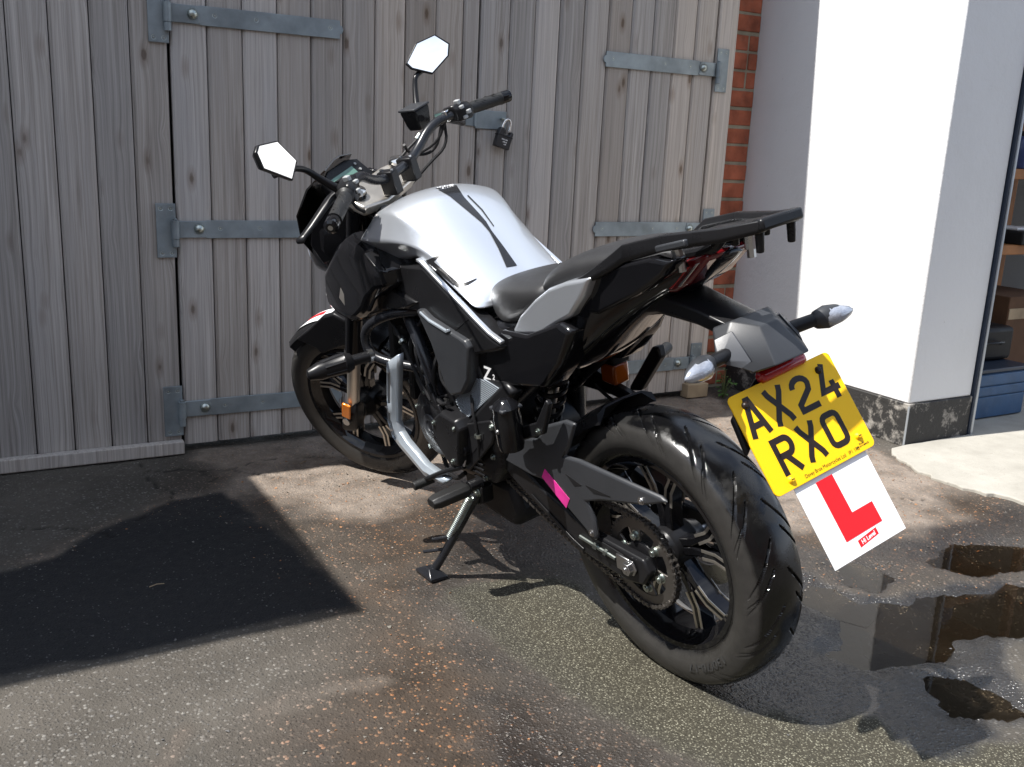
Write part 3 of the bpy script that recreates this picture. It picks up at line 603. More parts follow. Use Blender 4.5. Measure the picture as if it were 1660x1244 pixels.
# ---- wheels
def tyre_mesh(rad, hw, rb, nth, nac, grooves):
    prof = [(-.70*hw, rb-.004), (-.80*hw, rb+.003), (-.92*hw, rb+.016), (-1.0*hw, rb+.034), (-.985*hw, rb+.05), (-.87*hw, rad-.0165), (-.66*hw, rad-.0075), (-.36*hw, rad-.002), (0, rad)]
    prof = prof+[(-a, r) for a, r in prof[-2::-1]]; P = np.array(prof); d = np.r_[0, np.cumsum(np.hypot(*np.diff(P, axis=0).T))]
    s = np.linspace(0, d[-1], nac)
    def sp(c):                                                                       # smooth interpolation through the profile
        m = np.gradient(P[:, c], d); i = np.clip(np.searchsorted(d, s)-1, 0, len(d)-2); h = d[i+1]-d[i]; t = (s-d[i])/h
        return (2*t**3-3*t**2+1)*P[i, c]+(t**3-2*t**2+t)*h*m[i]+(-2*t**3+3*t**2)*P[i+1, c]+(t**3-t**2)*h*m[i+1]
    a, r = sp(0), sp(1); q = (s/d[-1])*2-1
    th = np.linspace(0, 2*np.pi, nth, endpoint=False); T, Q = np.meshgrid(th, q, indexing='ij'); RRm = np.tile(r, (nth, 1)); AA = np.tile(a, (nth, 1))
    if grooves:
        K = 14; dep = np.zeros_like(T)
        for side in (1, -1):
            x = Q*side; ph = (T*K/(2*np.pi)+(.5 if side < 0 else 0))
            for x0, x1, k0, sl, wd in ((.05, .58, 0, .85, .0042), (.14, .62, .42, .85, .0040), (.36, .62, .74, .70, .0030)):
                c = k0+sl*(x-x0)/(.5)*.9+.25*(x-x0)**2; e = np.abs((ph-c+.5) % 1-.5)*2*np.pi*rad/K
                wdt = wd*np.clip(np.minimum((x-x0)/.03, (x1-x)/.06), 0, 1); dep = np.maximum(dep, np.where((x > x0) & (x < x1), np.clip((wdt-e)/.0012, 0, 1), 0))
        RRm = RRm-dep*.0048
        blk = ((T*150/(2*np.pi)) % 1 < .5) & (np.abs(np.abs(Q)-.86) < .012); RRm = RRm-blk*.0006
        for ln in (.72, .80, .925): RRm = RRm+.0007*np.exp(-((np.abs(Q)-ln)/.006)**2)
    vs = np.stack([RRm*np.cos(T), AA, RRm*np.sin(T)], -1).reshape(-1, 3); i = np.arange(nth*nac).reshape(nth, nac); j = np.roll(i, -1, 0)
    fs = np.stack([i[:, :-1], i[:, 1:], j[:, 1:], j[:, :-1]], -1).reshape(-1, 4); m = MB(); m.v = [tuple(p) for p in vs.tolist()]; m.f = [tuple(f) for f in fs.tolist()]; return m
def wheel(name, rad, hw, rb, fn, grooves, res, spin, label):
    """rim mesh carries tyre, spokes, hub, lettering"""
    rw = hw*.74
    rim = MB().lathe([(-rw, rb+.004), (-rw-.003, rb), (-rw-.002, rb-.010), (-rw*.75, rb-.017), (-rw*.45, rb-.030), (rw*.45, rb-.030), (rw*.75, rb-.017), (rw+.002, rb-.010), (rw+.003, rb), (rw, rb+.004), (rw*.6, rb-.006), (-rw*.6, rb-.006)], n=96, loop=True).xf(fn).build(name, 'gloss_black', bike)
    tyre_mesh(rad, hw, rb, *res, grooves).xf(fn).build('tyre', 'tyre', rim, smooth=48, rec=False)
    rs = rb-.024
    for k in range(5):
        a0 = spin+k*2*math.pi/5; pol = lambda r, a: (r*math.cos(a0+a), r*math.sin(a0+a))
        for sg in (1, -1):
            arm = [pol(.034, sg*.0), pol(.042, sg*.48), pol(.085, sg*.24), pol(.13, sg*.235), pol(rs+.006, sg*.335), pol(rs+.006, sg*.215), pol(.132, sg*.10), pol(.09, sg*.05), pol(.075, 0)]
            m_ = MB().prism(arm, -.017, .017).xf(fn).build('spoke', 'gloss_black', rim, bev=.0035)
            for sd in (1, -1):
                MB().ribbon([pol(.098, sg*.245), pol(.13, sg*.228), pol(rs-.004, sg*.315), pol(rs-.001, sg*.232), pol(.136, sg*.115), pol(.10, sg*.072)], .0062, sd*.0166, sd*.0178).xf(fn).build('machined_edge', 'machined', m_)
    hub = MB().lathe([(-.062, 0), (-.062, .03), (-.05, .034), (-.03, .046), (.03, .046), (.05, .034), (.062, .03), (.062, 0)], n=40).xf(fn).build('hub', 'satin_black', rim, bev=.002)
    for txt, am, size in label:
        vs, fs = text_geo(txt, size, bold=.0004); rr = rb+(.024 if size > .02 else .019)
        def mp(p):
            a = am+p[0]*(1.35 if size > .02 else 1)/rr; r = rr+p[1]; tt = (r-rb)/(rad-rb)
            ax_ = hw*float(np.interp(r-rb, (.003, .016, .034, .05), (.80, .92, 1.0, .985)))+.0026
            return (r*math.cos(a), ax_, r*math.sin(a))
        MB().add([mp(p) for p in vs], fs).xf(fn).build('sidewall_lettering', 'sidewall_text', rim, smooth=0, rec=False)
    return rim
fr = lambda p: (p[0], p[1], p[2]+RR)
rear = wheel('rear_wheel', RR, .066, .207, fr, True, (1500, 120), .25, [('130/70-17', R(-127), .023)])
ff = lambda p: st((p[0]+WB, p[1], p[2]+RF))
front = wheel('front_wheel', RF, .053, .205, ff, True, (620, 60), .6, [])
# front hub disc (right), rear disc (right), sprocket and chain (left)
MB().lathe([(-.070, .075), (-.070, .118), (-.066, .118), (-.066, .075)], n=60, loop=True).xf(fr).build('brake_disc', 'steel', rear)
MB().lathe([(-.066, .085), (-.066, .140), (-.061, .140), (-.061, .085)], n=60, loop=True).xf(ff).build('brake_disc', 'steel', front)
sp = MB(); nT = 42
ring = [((.0985 if (k % 4) in (1, 2) else .0915)*math.cos(2*math.pi*k/(nT*4)), (.0985 if (k % 4) in (1, 2) else .0915)*math.sin(2*math.pi*k/(nT*4))) for k in range(nT*4)]
inn = [(.074*math.cos(2*math.pi*k/(nT*4)), .074*math.sin(2*math.pi*k/(nT*4))) for k in range(nT*4)]; n4 = nT*4
for d0, d1 in ((.084, .090),):
    vs = [(a, d, b_) for d in (d0, d1) for a, b_ in ring+inn]; fs = []
    for k in range(n4):
        j = (k+1) % n4; fs += [(k, j, n4+j, n4+k), (2*n4+k, 3*n4+k, 3*n4+j, 2*n4+j), (k, 2*n4+k, 2*n4+j, j), (n4+k, n4+j, 3*n4+j, 3*n4+k)]
    sp.add(vs, fs)
spr = sp.xf(fr).build('sprocket', 'chain_steel', rear, smooth=30)
for k in range(6):
    a = k*math.pi/3+.3; pol = lambda r, q: (r*math.cos(a+q), r*math.sin(a+q))
    MB().prism([pol(.030, -.35), pol(.055, -.20), pol(.077, -.24), pol(.077, .24), pol(.055, .20), pol(.030, .35)], .0842, .0888).xf(fr).build('spider_arm', 'chain_steel', spr, bev=.001)
    p = fr((.056*math.cos(a), .089, .056*math.sin(a))); bolt(spr, p, (0, 1, 0), .0085, .011, name='sprocket_bolt')
MB().lathe([(.05, 0), (.05, .046), (.088, .046), (.092, .040), (.092, 0)], n=40).xf(fr).build('sprocket_carrier', 'satin_black', rear, bev=.002)
# chain loop: links as plates and rollers, one part
c1, r1, c2, r2 = Vector((0, RR)), .0975, Vector((.452, .352)), .036
dv = c2-c1; L = dv.length; al = math.atan2(dv.y, dv.x); be = math.asin((r1-r2)/L); path = []
t1 = al+math.pi/2-be+0; t2 = al-math.pi/2+be
a_up = al+math.acos((r1-r2)/L); a_dn = al-math.acos((r1-r2)/L)
P1 = c1+Vector((math.cos(a_up), math.sin(a_up)))*r1; P2 = c2+Vector((math.cos(a_up), math.sin(a_up)))*r2
P3 = c2+Vector((math.cos(a_dn), math.sin(a_dn)))*r2; P4 = c1+Vector((math.cos(a_dn), math.sin(a_dn)))*r1
path += [P1.lerp(P2, k/40) for k in range(40)]
n_ = 14; path += [c2+Vector((math.cos(a_up+(a_dn-a_up)*k/n_), math.sin(a_up+(a_dn-a_up)*k/n_)))*r2 for k in range(n_)]
path += [P3.lerp(P4, k/40)-Vector((0, .010*math.sin(math.pi*k/40))) for k in range(40)]
n_ = 60; a_e = a_up-2*math.pi; path += [c1+Vector((math.cos(a_dn+(a_e-a_dn)*k/n_), math.sin(a_dn+(a_e-a_dn)*k/n_)))*r1 for k in range(n_+1)]
cum = [0]
for a, b_ in zip(path, path[1:]): cum.append(cum[-1]+(b_-a).length)
nl = int(cum[-1]/.0127/2)*2; pit = cum[-1]/nl; pts = []; j = 0
for k in range(nl):
    d_ = k*pit
    while cum[j+1] < d_: j += 1
    pts.append(path[j].lerp(path[j+1], (d_-cum[j])/(cum[j+1]-cum[j])))
ch = MB()
for k in range(nl):
    a, b_ = pts[k], pts[(k+1) % nl]; e = (b_-a).normalized(); n_ = Vector((-e.y, e.x)); off = .0052 if k % 2 else .0072; M_ = (a+b_)/2
    for sg in (1, -1):
        o8 = [a-e*.0045, a+n_*.0048-e*.002, a+n_*.0048+e*.002, M_+n_*.0032, b_+n_*.0048-e*.002, b_+n_*.0048+e*.002, b_+e*.0045, b_-n_*.0048+e*.002, b_-n_*.0048-e*.002, M_-n_*.0032, a-n_*.0048+e*.002, a-n_*.0048-e*.002]
        ch.prism([(p.x, p.y) for p in o8], .087+sg*off-.0008, .087+sg*off+.0008)
    ch.tube([(a.x, .087-.0085, a.y), (a.x, .087+.0095, a.y)], .0024, 6)
tag(ch.build('chain', 'chain_steel', bike, smooth=30), kind='stuff')

# ---- swingarm, axle, guard
arm = [(.47, .425), (.40, .415), (.28, .365), (.12, .322), (-.035, .322), (-.052, .297), (-.03, .262), (.02, .250), (.18, .262), (.34, .325), (.45, .375)]
sw, _ = both(MB().prism(arm, .094, .116), 'swingarm', 'satin_black', bike, bev=.005)
MB().box((.36, 0, .385), (.07, .17, .05)).build('swingarm_brace', 'satin_black', sw, bev=.006)
MB().prism([(.02, .312), (.115, .317), (.125, .30), (.10, .279), (.02, .276)], .1165, .1185).build('axle_slot', 'matt_black', sw, bev=.001)
MB().box((.020, .1205, .294), (.040, .006, .034)).build('adjuster_block', 'steel', sw, bev=.002)
MB().lathe([(.138, 0), (.138, .006), (.134, .0065), (.134, .014), (.122, .0155), (.122, .019), (.119, .019)], (0, 0, RR), (0, 1, 0), 6).build('axle_nut', 'steel', sw, bev=.001, smooth=20)
MB().tube([(0, -.13, RR), (0, .128, RR)], .0085, 14).build('axle', 'steel', sw)
MB().tube([(.045, .119, .294), (.16, .119, .300)], .0045, 10).tube([(.10, .119, .297), (.112, .119, .2976)], .0085, 6).tube([(.07, .119, .2955), (.078, .119, .296)], .0085, 6).build('adjuster_bolt', 'zinc_bolt', sw)
MB().ribbon([(.33, .338), (.19, .278), (.155, .268)], .010, .117, .1195).build('arm_rib', 'satin_black', sw, bev=.002)
g = [(.405, .405), (.335, .485), (.262, .500), (.218, .545), (.150, .575), (.118, .575), (.150, .512), (.166, .490), (.120, .496), (-.118, .497), (-.134, .490), (-.07, .461), (.060, .424), (.112, .404), (.092, .372), (.088, .330), (.096, .318), (.128, .338), (.255, .405), (.30, .40)]
cg = MB().prism(g, .118, .130).build('chain_guard', 'dark_grey', bike, bev=.0060, seg=3)
MB().prism([(.168, .4505), (.118, .441), (.142, .431)], .1302, .1312).prism([(.104, .4465), (.026, .4475), (.080, .4365)], .1302, .1312).build('guard_slot', 'matt_black', cg)
MB().prism([(.258, .413), (.243, .437), (.165, .392), (.181, .365)], .1302, .1310).build('sticker', 'sticker_pink', cg)
for p in ((.102, .1305, .336), (-.065, .1305, .470)): bolt(cg, p, (0, 1, 0), .006, .004, 'steel')
hg = MB().lathe([(-.078, .285), (-.074, .305), (-.05, .316), (0, .319), (.05, .316), (.074, .305), (.078, .285), (.075, .284), (.048, .312), (0, .315), (-.048, .312), (-.075, .284)], n=40, loop=True, a0=R(28), a1=R(68)).xf(fr).build('hugger', 'satin_black', bike)

# ---- engine and frame
en = MB().prism([(.42, .44), (.47, .52), (.60, .565), (.73, .52), (.775, .43), (.73, .345), (.62, .300), (.47, .315), (.42, .37)], -.125, .130).build('engine', 'satin_black', bike, bev=.02, seg=3)
cyl = MB()
cM = Matrix.Rotation(R(22), 3, 'Y')
for k in range(9): cyl.box(Vector((.675, 0, .545))+cM @ Vector((0, 0, .016*k)), (.145 if k % 2 == 0 else .125, .20 if k % 2 == 0 else .175, .009 if k % 2 == 0 else .016), cM)
cyl.build('cylinder_fins', 'matt_black', en, bev=.002)
MB().box(Vector((.675, 0, .545))+cM @ Vector((0, 0, .185)), (.16, .215, .075), cM).build('cylinder_head', 'satin_black', en, bev=.012)
MB().lathe([(.128, .088), (.150, .088), (.158, .080), (.160, .055), (.164, .050), (.166, .03), (.166, 0)], (.668, 0, .432), (0, 1, 0), 44).build('alternator_cover', 'satin_black', en, bev=.002)
MB().lathe([(.166, .030), (.170, .028), (.170, .016), (.167, .014), (.167, 0)], (.668, 0, .432), (0, 1, 0), 30).build('cover_plug', 'dark_grey', en, bev=.001)
for a in (20, 75, 130, 185, 240, 300): bolt(en, (.668+.082*math.cos(R(a)), .155, .432+.082*math.sin(R(a))), (0, 1, 0), .006, .006)
for k, (u_, w_) in enumerate(((.625, .505), (.605, .48), (.64, .525))): MB().box((u_, .163, w_), (.016, .012, .045), Matrix.Rotation(R(25), 3, 'Y')).build('cover_rib', 'satin_black', en, bev=.003)
scv = MB().shell([(.640, .462), (.590, .495), (.52, .490), (.505, .468), (.535, .360), (.575, .345), (.615, .375), (.652, .405)], [(.12, 0), (.165, .02), (.178, .10)]).build('sprocket_cover', 'satin_black', en, bev=.004)
for p in ((.625, .178, .455), (.560, .178, .372), (.530, .176, .465)): bolt(en, p, (0, 1, 0), .006, .006)
MB().prism([(.563, .44), (.54, .465), (.405, .512), (.385, .50), (.41, .455), (.47, .40), (.535, .346), (.57, .343)], .142, .152).build('peg_plate', 'satin_black', bike, bev=.003)
MB().prism([(.525, .435), (.440, .470), (.445, .455), (.50, .405), (.53, .39)], .1522, .1530).build('plate_window', 'matt_black', bike)
for p in ((.548, .152, .43), (.55, .152, .36), (.40, .152, .497)): bolt(bike, p, (0, 1, 0), .007, .006)
MB().lathe([(.152, .014), (.164, .014), (.166, .010), (.166, 0)], (.53, 0, .405), (0, 1, 0), 20).build('pivot_cap', 'satin_black', bike, bev=.001)
ex = MB().prism([(.70, .235), (.66, .185), (.48, .178), (.44, .22), (.47, .30), (.70, .29)], -.09, .085).build('exhaust_box', 'matt_black', bike, bev=.02)
MB().tube([(.76, .03, .60), (.83, .03, .52), (.82, .03, .36), (.74, .03, .25), (.64, .02, .225)], .021, 14, sm=2).build('header_pipe', 'chain_steel', ex)
for sg in (1, -1):
    MB().tube([(.97, .045*sg, .86), (.86, .10*sg, .76), (.70, .138*sg, .63), (.655, .14*sg, .525), (.62, .125*sg, .40)], .0165, 14, sm=2).build('frame_tube', 'bar_black', bike)
    MB().tube([(.97, .04*sg, .92), (.80, .11*sg, .86), (.55, .125*sg, .73), (.42, .12*sg, .60), (.44, .115*sg, .42)], .020, 14, sm=2).build('frame_spar', 'bar_black', bike)
    MB().tube([(.50, .10*sg, .70), (.30, .095*sg, .735), (.02, .07*sg, .84), (-.08, .05*sg, .87)], .013, 12, sm=1).build('subframe_tube', 'bar_black', bike)
    MB().tube([(.43, .10*sg, .50), (.30, .095*sg, .60), (.10, .075*sg, .77)], .011, 12).build('subframe_strut', 'bar_black', bike)
rad_ = MB().box((.885, 0, .575), (.03, .26, .20), Matrix.Rotation(R(-14), 3, 'Y')).build('radiator', 'matt_black', bike, bev=.004)
for k in range(11): MB().box((.868+.0025*0, 0, .49+.017*k), (.006, .24, .004), Matrix.Rotation(R(-14), 3, 'Y')).build('radiator_fin', 'dark_grey', rad_)
both(MB().ribbon([(.835, .64), (.80, .625), (.775, .56), (.80, .46)], .022, .115, .140), 'radiator_cowl', 'satin_black', bike, bev=.004)
MB().tube([(.80, .10, .62), (.74, .125, .60), (.70, .13, .56), (.66, .13, .55)], .016, 12, sm=2).build('coolant_hose', 'matt_black', bike)
for p in ((.70, .13, .565), (.77, .115, .61)): MB().lathe([(-.006, .0175), (-.006, .0195), (.006, .0195), (.006, .0175)], p, (1, 0, .3), 16, loop=True).build('hose_clip', 'steel', bike)
for k, q in enumerate(([(.66, .12, .60), (.70, .145, .55), (.66, .15, .50), (.60, .14, .52)], [(.74, .12, .66), (.72, .15, .60), (.69, .15, .52), (.70, .14, .47)], [(.62, .13, .63), (.60, .155, .57), (.57, .15, .54)])): MB().tube(q, .004, 8, sm=2).build('wiring', 'matt_black', bike)
# shock and rear brake bits between the frame rails
sh = MB(); A_, B_ = Vector((.43, .0, .40)), Vector((.345, .0, .60)); dirn = (B_-A_).normalized(); s1 = Vector((0, 1, 0)); s2 = dirn.cross(s1)
sh.tube([A_+dirn*(B_-A_).length*k/160+(s1*math.cos(k*.27)+s2*math.sin(k*.27))*.030 for k in range(161)], .0058, 8)
sho = sh.build('shock_spring', 'satin_black', bike); MB().tube([A_, B_], .016, 14).build('shock_body', 'steel', sho)
for k in range(4): MB().lathe([(-.002, .02), (-.002, .036), (.002, .036), (.002, .02)], A_+dirn*(.0+.012*k), dirn, 24, loop=True).build('spring_collar', 'chain_steel', sho)
rs_ = MB().box((.30, -.13, .563), (.050, .045, .05)).build('brake_reservoir', 'brake_fluid', bike, bev=.006)
MB().box((.30, -.13, .597), (.056, .050, .020)).build('reservoir_cap', 'satin_black', rs_, bev=.004)
MB().prism([(.185, .640), (.165, .645), (.160, .62), (.235, .525), (.275, .515), (.27, .53)], -.165, -.145).build('passenger_peg_bracket', 'satin_black', bike, bev=.004)
MB().prism([(.46, .50), (.44, .58), (.30, .535), (.20, .515), (.20, .495), (.31, .505)], -.140, -.120).build('right_hanger', 'satin_black', bike, bev=.004)
MB().tube([(.20, -.15, .60), (.24, -.24, .60)], .013, 14).build('passenger_peg', 'rubber_grip', bike, bev=.002)
# left hanger with folded passenger peg
lh = MB().prism([(.16, .628), (.150, .620), (.185, .545), (.300, .492), (.33, .50), (.30, .525), (.205, .566)], .150, .162).build('peg_hanger', 'satin_black', bike, bev=.003)
pg = MB().loft([[(.262+r*math.cos(a)*1.0, .192+r*math.sin(a), w_) for a in (2*math.pi*k/16 for k in range(16))] for w_, r in ((.500, .018), (.503, .026), (.515, .029), (.575, .030), (.590, .028), (.598, .030), (.606, .024), (.616, .010))]).build('folded_peg', 'gloss_black', bike)
MB().box((.262, .192, .597), (.050, .052, .008)).build('peg_collar', 'dark_grey', pg, bev=.003)
for p in ((.262, .2215, .55),): bolt(pg, p, (0, 1, 0), .005, .003, 'steel')
for p in ((.20, .1625, .548), (.285, .1625, .505)): bolt(lh, p, (0, 1, 0), .006, .005)
# rider peg, gear lever, side stand
rp = MB().tube([(.492, .15, .330), (.492, .185, .330)], .014, 12).build('rider_peg', 'satin_black', bike, bev=.001)
MB().loft([[(.500+x_, v_, .325+z_) for x_, z_ in ((-.020*k, -.014*k), (.020*k, -.014*k), (.024*k, .004*k), (.014*k, .014*k), (-.014*k, .014*k), (-.024*k, .004*k))] for v_, k in ((.185, .8), (.195, 1), (.270, .95), (.285, .7))]).build('peg_rubber', 'rubber_grip', rp, bev=.002)
MB().tube([(.520, .265, .314), (.522, .265, .294)], .004, 8).build('peg_feeler', 'steel', rp)
gl = MB().tube([(.535, .165, .362), (.60, .185, .335), (.665, .20, .300)], .007, 10, sm=1).tube([(.665, .20, .300), (.692, .20, .288)], .006, 8).build('gear_lever', 'satin_black', bike)
MB().tube([(.680, .180, .287), (.684, .235, .285)], .0115, 14).build('lever_rubber', 'rubber_grip', gl, bev=.002)
MB().tube([(.535, .165, .362), (.535, .15, .40)], .004, 8).tube([(.55, .168, .36), (.56, .168, .42)], .004, 8).build('shift_rod', 'steel', gl)
ss = MB().tube([(.535, .125, .285), (.548, .150, .262), (.580, .185, .185), (.615, .232, .100), (.630, .252, .070)], [.014, .014, .012, .0105, .012], 12, sm=2).build('side_stand', 'bar_black', bike)
MB().hull([(.63+a, .256+b_, c_) for a, b_, c_ in ((-.030, -.030, .052), (.035, -.030, .052), (.045, .022, .064), (-.035, .022, .064), (-.012, -.012, .082), (.012, -.012, .082), (.012, .010, .088), (-.012, .010, .088), (-.030, -.030, .060), (.035, -.030, .060), (.045, .022, .072), (-.035, .022, .072))]).build('stand_foot', 'bar_black', ss, bev=.003)
MB().tube([(.588, .195, .165), (.615, .245, .165)], .0045, 8).tube([(.600, .215, .132), (.640, .262, .128)], .0045, 8).build('stand_pin', 'bar_black', ss)
spg = MB(); A_, B_ = Vector((.527, .165, .283)), Vector((.598, .205, .160)); dirn = (B_-A_).normalized(); s1 = dirn.orthogonal().normalized(); s2 = dirn.cross(s1)
spg.tube([A_+(B_-A_)*k/260+(s1*math.cos(k*.62)+s2*math.sin(k*.62))*.0085 for k in range(261)], .0020, 6); spg.build('stand_spring', 'zinc_bolt', ss)
MB().prism([(.515, .30), (.56, .30), (.57, .255), (.545, .24), (.52, .255)], .105, .140).build('stand_bracket', 'satin_black', bike, bev=.004)
for p in ((.532, .142, .283), (.548, .142, .258)): bolt(bike, p, (0, 1, 0), .009, .008)

# ---- bodywork
def tank():
    T = [(.905, [(0, .905), (.06, .903), (.114, .892), (.154, .866), (.142, .828), (.132, .796)]), (.86, [(0, .945), (.065, .943), (.128, .926), (.172, .880), (.142, .836), (.132, .798)]),
         (.80, [(0, .973), (.072, .970), (.140, .946), (.180, .884), (.140, .842), (.132, .806)]), (.74, [(0, .985), (.074, .981), (.142, .955), (.176, .888), (.138, .850), (.132, .818)]),
         (.68, [(0, .972), (.072, .968), (.137, .943), (.162, .888), (.134, .858), (.134, .834)]), (.62, [(0, .935), (.066, .931), (.121, .910), (.143, .880), (.142, .864), (.146, .853)]),
         (.55, [(0, .884), (.060, .881), (.107, .866), (.130, .850), (.138, .834), (.147, .819)]), (.49, [(0, .840), (.056, .837), (.098, .824), (.122, .815), (.134, .803), (.147, .789)]),
         (.44, [(0, .806), (.052, .803), (.090, .791), (.114, .785), (.130, .776), (.146, .764)]), (.41, [(0, .782), (.048, .779), (.082, .770), (.106, .765), (.124, .757), (.144, .749)])]
    m = MB(); rings = []
    for u_, h_ in T:
        half = [(u_, v_, w_) for v_, w_ in h_]; rings.append([(u_, -v_, w_) for u_, v_, w_ in half[:0:-1]]+half)
    m.loft(rings, caps=True, closed=True); return m
tk = tank().build('fuel_tank', 'silver_paint', bike, sub=3, smooth=80)
cra = tk.data.attributes.new('crease_edge', 'FLOAT', 'EDGE')
for e_ in tk.data.edges:
    p_, q_ = (tk.data.vertices[i].co for i in e_.vertices)
    if abs(p_.x-q_.x) > .01 and abs(p_.y) > .09 and p_.y*q_.y > 0:
        k_ = [min(range(6), key=lambda j: 0) for _ in (0,)]
        cra.data[e_.index].value = 1.0 if (abs(p_.y) > .1395 and p_.x > .6 and .86 < p_.z < .90) else (.6 if p_.z > .90 and p_.x > .6 else 0)
bpy.context.view_layer.update(); dg = bpy.context.evaluated_depsgraph_get(); ev = tk.evaluated_get(dg); tm = ev.to_mesh()
from mathutils.bvhtree import BVHTree
BV = BVHTree.FromPolygons([v.co.copy() for v in tm.vertices], [tuple(p.vertices) for p in tm.polygons]); ev.to_mesh_clear()
def on_tank(p, d, lift=.0012):
    h_ = BV.ray_cast(Vector(p), Vector(d)); 
    return (h_[0]+h_[1]*(lift if h_[1].dot(Vector(d)) < 0 else -lift)) if h_[0] is not None else Vector(p)+Vector(d)*.5
def decal(name, mat, left, right, proj, n=26, w_=4):
    """strip between two polylines, laid on the tank along a direction"""
    def samp(L, t_):
        k = t_*(len(L)-1); i = min(int(k), len(L)-2); f = k-i; return [L[i][q]*(1-f)+L[i+1][q]*f for q in (0, 1)]
    vs = []; fs = []
    for i in range(n+1):
        a, b_ = samp(left, i/n), samp(right, i/n)
        for j in range(w_+1): vs.append(proj(a[0]+(b_[0]-a[0])*j/w_, a[1]+(b_[1]-a[1])*j/w_))
    for i in range(n):
        for j in range(w_): k = i*(w_+1)+j; fs.append((k, k+1, k+w_+2, k+w_+1))
    MB().add(vs, fs).build(name, mat, tk, smooth=60, rec=False)
top = lambda a, b_: on_tank((a, b_, 1.3), (0, 0, -1)); sid = lambda a, b_: on_tank((a, .4, b_), (0, -1, 0))
CI = bike.matrix_world.inverted() @ cam.matrix_world; CO = CI.translation
def pix(x, y):                                                                       # photo pixel -> point on the tank
    d_ = (CI.to_3x3() @ Vector((x-830, 622-y, -1566))).normalized(); h_ = BV.ray_cast(CO, d_)
    return h_[0]+(h_[1] if h_[1].dot(d_) < 0 else -h_[1])*.0012 if h_[0] is not None else CO+d_*1.9
decal('tank_stripe', 'stripe_black', [(706, 306), (728, 318), (755, 340), (780, 361), (793, 376), (808, 404), (821, 434)], [(740, 301), (752, 320), (775, 345), (788, 360), (797, 375), (816, 400), (838, 431)], pix, n=40, w_=5)
decal('tank_stripe', 'stripe_black', [(757, 318), (780, 341), (800, 368)], [(759, 317), (782, 340), (801, 367)], pix, n=20, w_=1)
decal('side_chevron', 'stripe_black', [(718, 411), (690, 423), (716, 446), (742, 467)], [(719, 413), (703, 424), (722, 441), (745, 460)], pix, n=40, w_=3)
decal('side_chevron', 'stripe_black', [(742, 467), (758, 463), (773, 453)], [(745, 460), (757, 458), (772, 452)], pix, n=16, w_=2)
decal('side_pinstripe', 'stripe_black', [(696, 430), (735, 463)], [(698, 429), (737, 462)], pix, n=20, w_=1)
vs, fs = marks([(0, -.022, 7)], .0085, .0062); MB().add([pix(723+x*620-y*120, 305.5-y*520-x*130) for x, y, z in vs], fs).build('tank_lettering', 'ink_white', tk, smooth=0, rec=False)
# dark panels under the tank with a silver trim line
sc, _ = both(MB().shell([(.905, .822), (.80, .826), (.69, .830), (.605, .838), (.532, .801), (.461, .766), (.400, .735), (.357, .715), (.309, .703), (.33, .690), (.42, .662), (.53, .70), (.66, .722), (.86, .706), (.93, .76)], [(.10, 0), (.138, .0), (.150, .035)]), 'frame_cover', 'satin_black', bike, bev=.004)
both(MB().ribbon([(.622, .8525), (.606, .8485), (.532, .8115), (.461, .7765), (.400, .7455), (.357, .7255), (.312, .713)], .0075, .140, .1522), 'trim_strip', 'silver_paint', bike, bev=.002)
MB().ribbon([(.43, .745), (.50, .704)], .0018, .1500, .1512).build('cover_seam', 'matt_black', bike)
both(MB().shell([(.645, .733), (.62, .737), (.585, .722), (.508, .708), (.440, .696), (.428, .682), (.452, .598), (.49, .556), (.545, .538), (.565, .56), (.60, .66)], [(.13, 0), (.157, .0), (.164, .04)]), 'engine_side_cover', 'dark_grey', bike, bev=.004)
both(MB().ribbon([(.622, .731), (.585, .717), (.512, .705), (.500, .710)], .006, .160, .1668), 'cover_edge', 'brushed_grey', bike, bev=.001)
sp_ = MB().shell([(.50, .672), (.43, .665), (.33, .735), (.235, .742), (.12, .788), (.085, .775), (.13, .70), (.20, .632), (.36, .600), (.47, .583), (.50, .60)], [(.07, 0), (.124, 0), (.136, .05)])
both(sp_, 'side_panel', 'gloss_black', bike, bev=.006)
for s_ in (1, -1):
    vs, fs = text_geo('Z', .045, shear=.25, bold=.001); v2, f2 = text_geo('2', .018, shear=.25, bold=.0006)
    MB().add([(.412-s_*x, s_*.1372, .604+y) for x, y, z in vs], fs).add([(.412-s_*(x+.027), s_*.1372, .610+y) for x, y, z in v2], f2).build('side_lettering', 'ink_white', bike, smooth=0, rec=False)
vg = MB(); vp = [(.470, .596), (.33, .617), (.535, .474), (.568, .514)]
for k in range(24):
    w_ = .479+.0056*k; xs_ = []
    for (a, b_), (c_, d_) in zip(vp, vp[1:]+vp[:1]):
        if (b_-w_-.15*(a-.45))*(d_-w_-.15*(c_-.45)) < 0:
            f0, f1 = b_-w_-.15*(a-.45), d_-w_-.15*(c_-.45); f = f0/(f0-f1); xs_.append((a+(c_-a)*f, b_+(d_-b_)*f))
    if len(xs_) == 2: vg.ribbon([xs_[0], ((xs_[0][0]+xs_[1][0])/2, (xs_[0][1]+xs_[1][1])/2), xs_[1]], .0022, .139, .1418)
vgo = MB().prism([vp[0], vp[1], vp[2], vp[3]], .10, .139).build('vent_panel', 'matt_black', bike, bev=.002); vg.build('vent_grille', 'brushed_grey', vgo)
MB().prism([(.335, .62), (.30, .60), (.46, .455), (.535, .466)], .11, .147).build('rear_frame_casting', 'satin_black', bike, bev=.01)
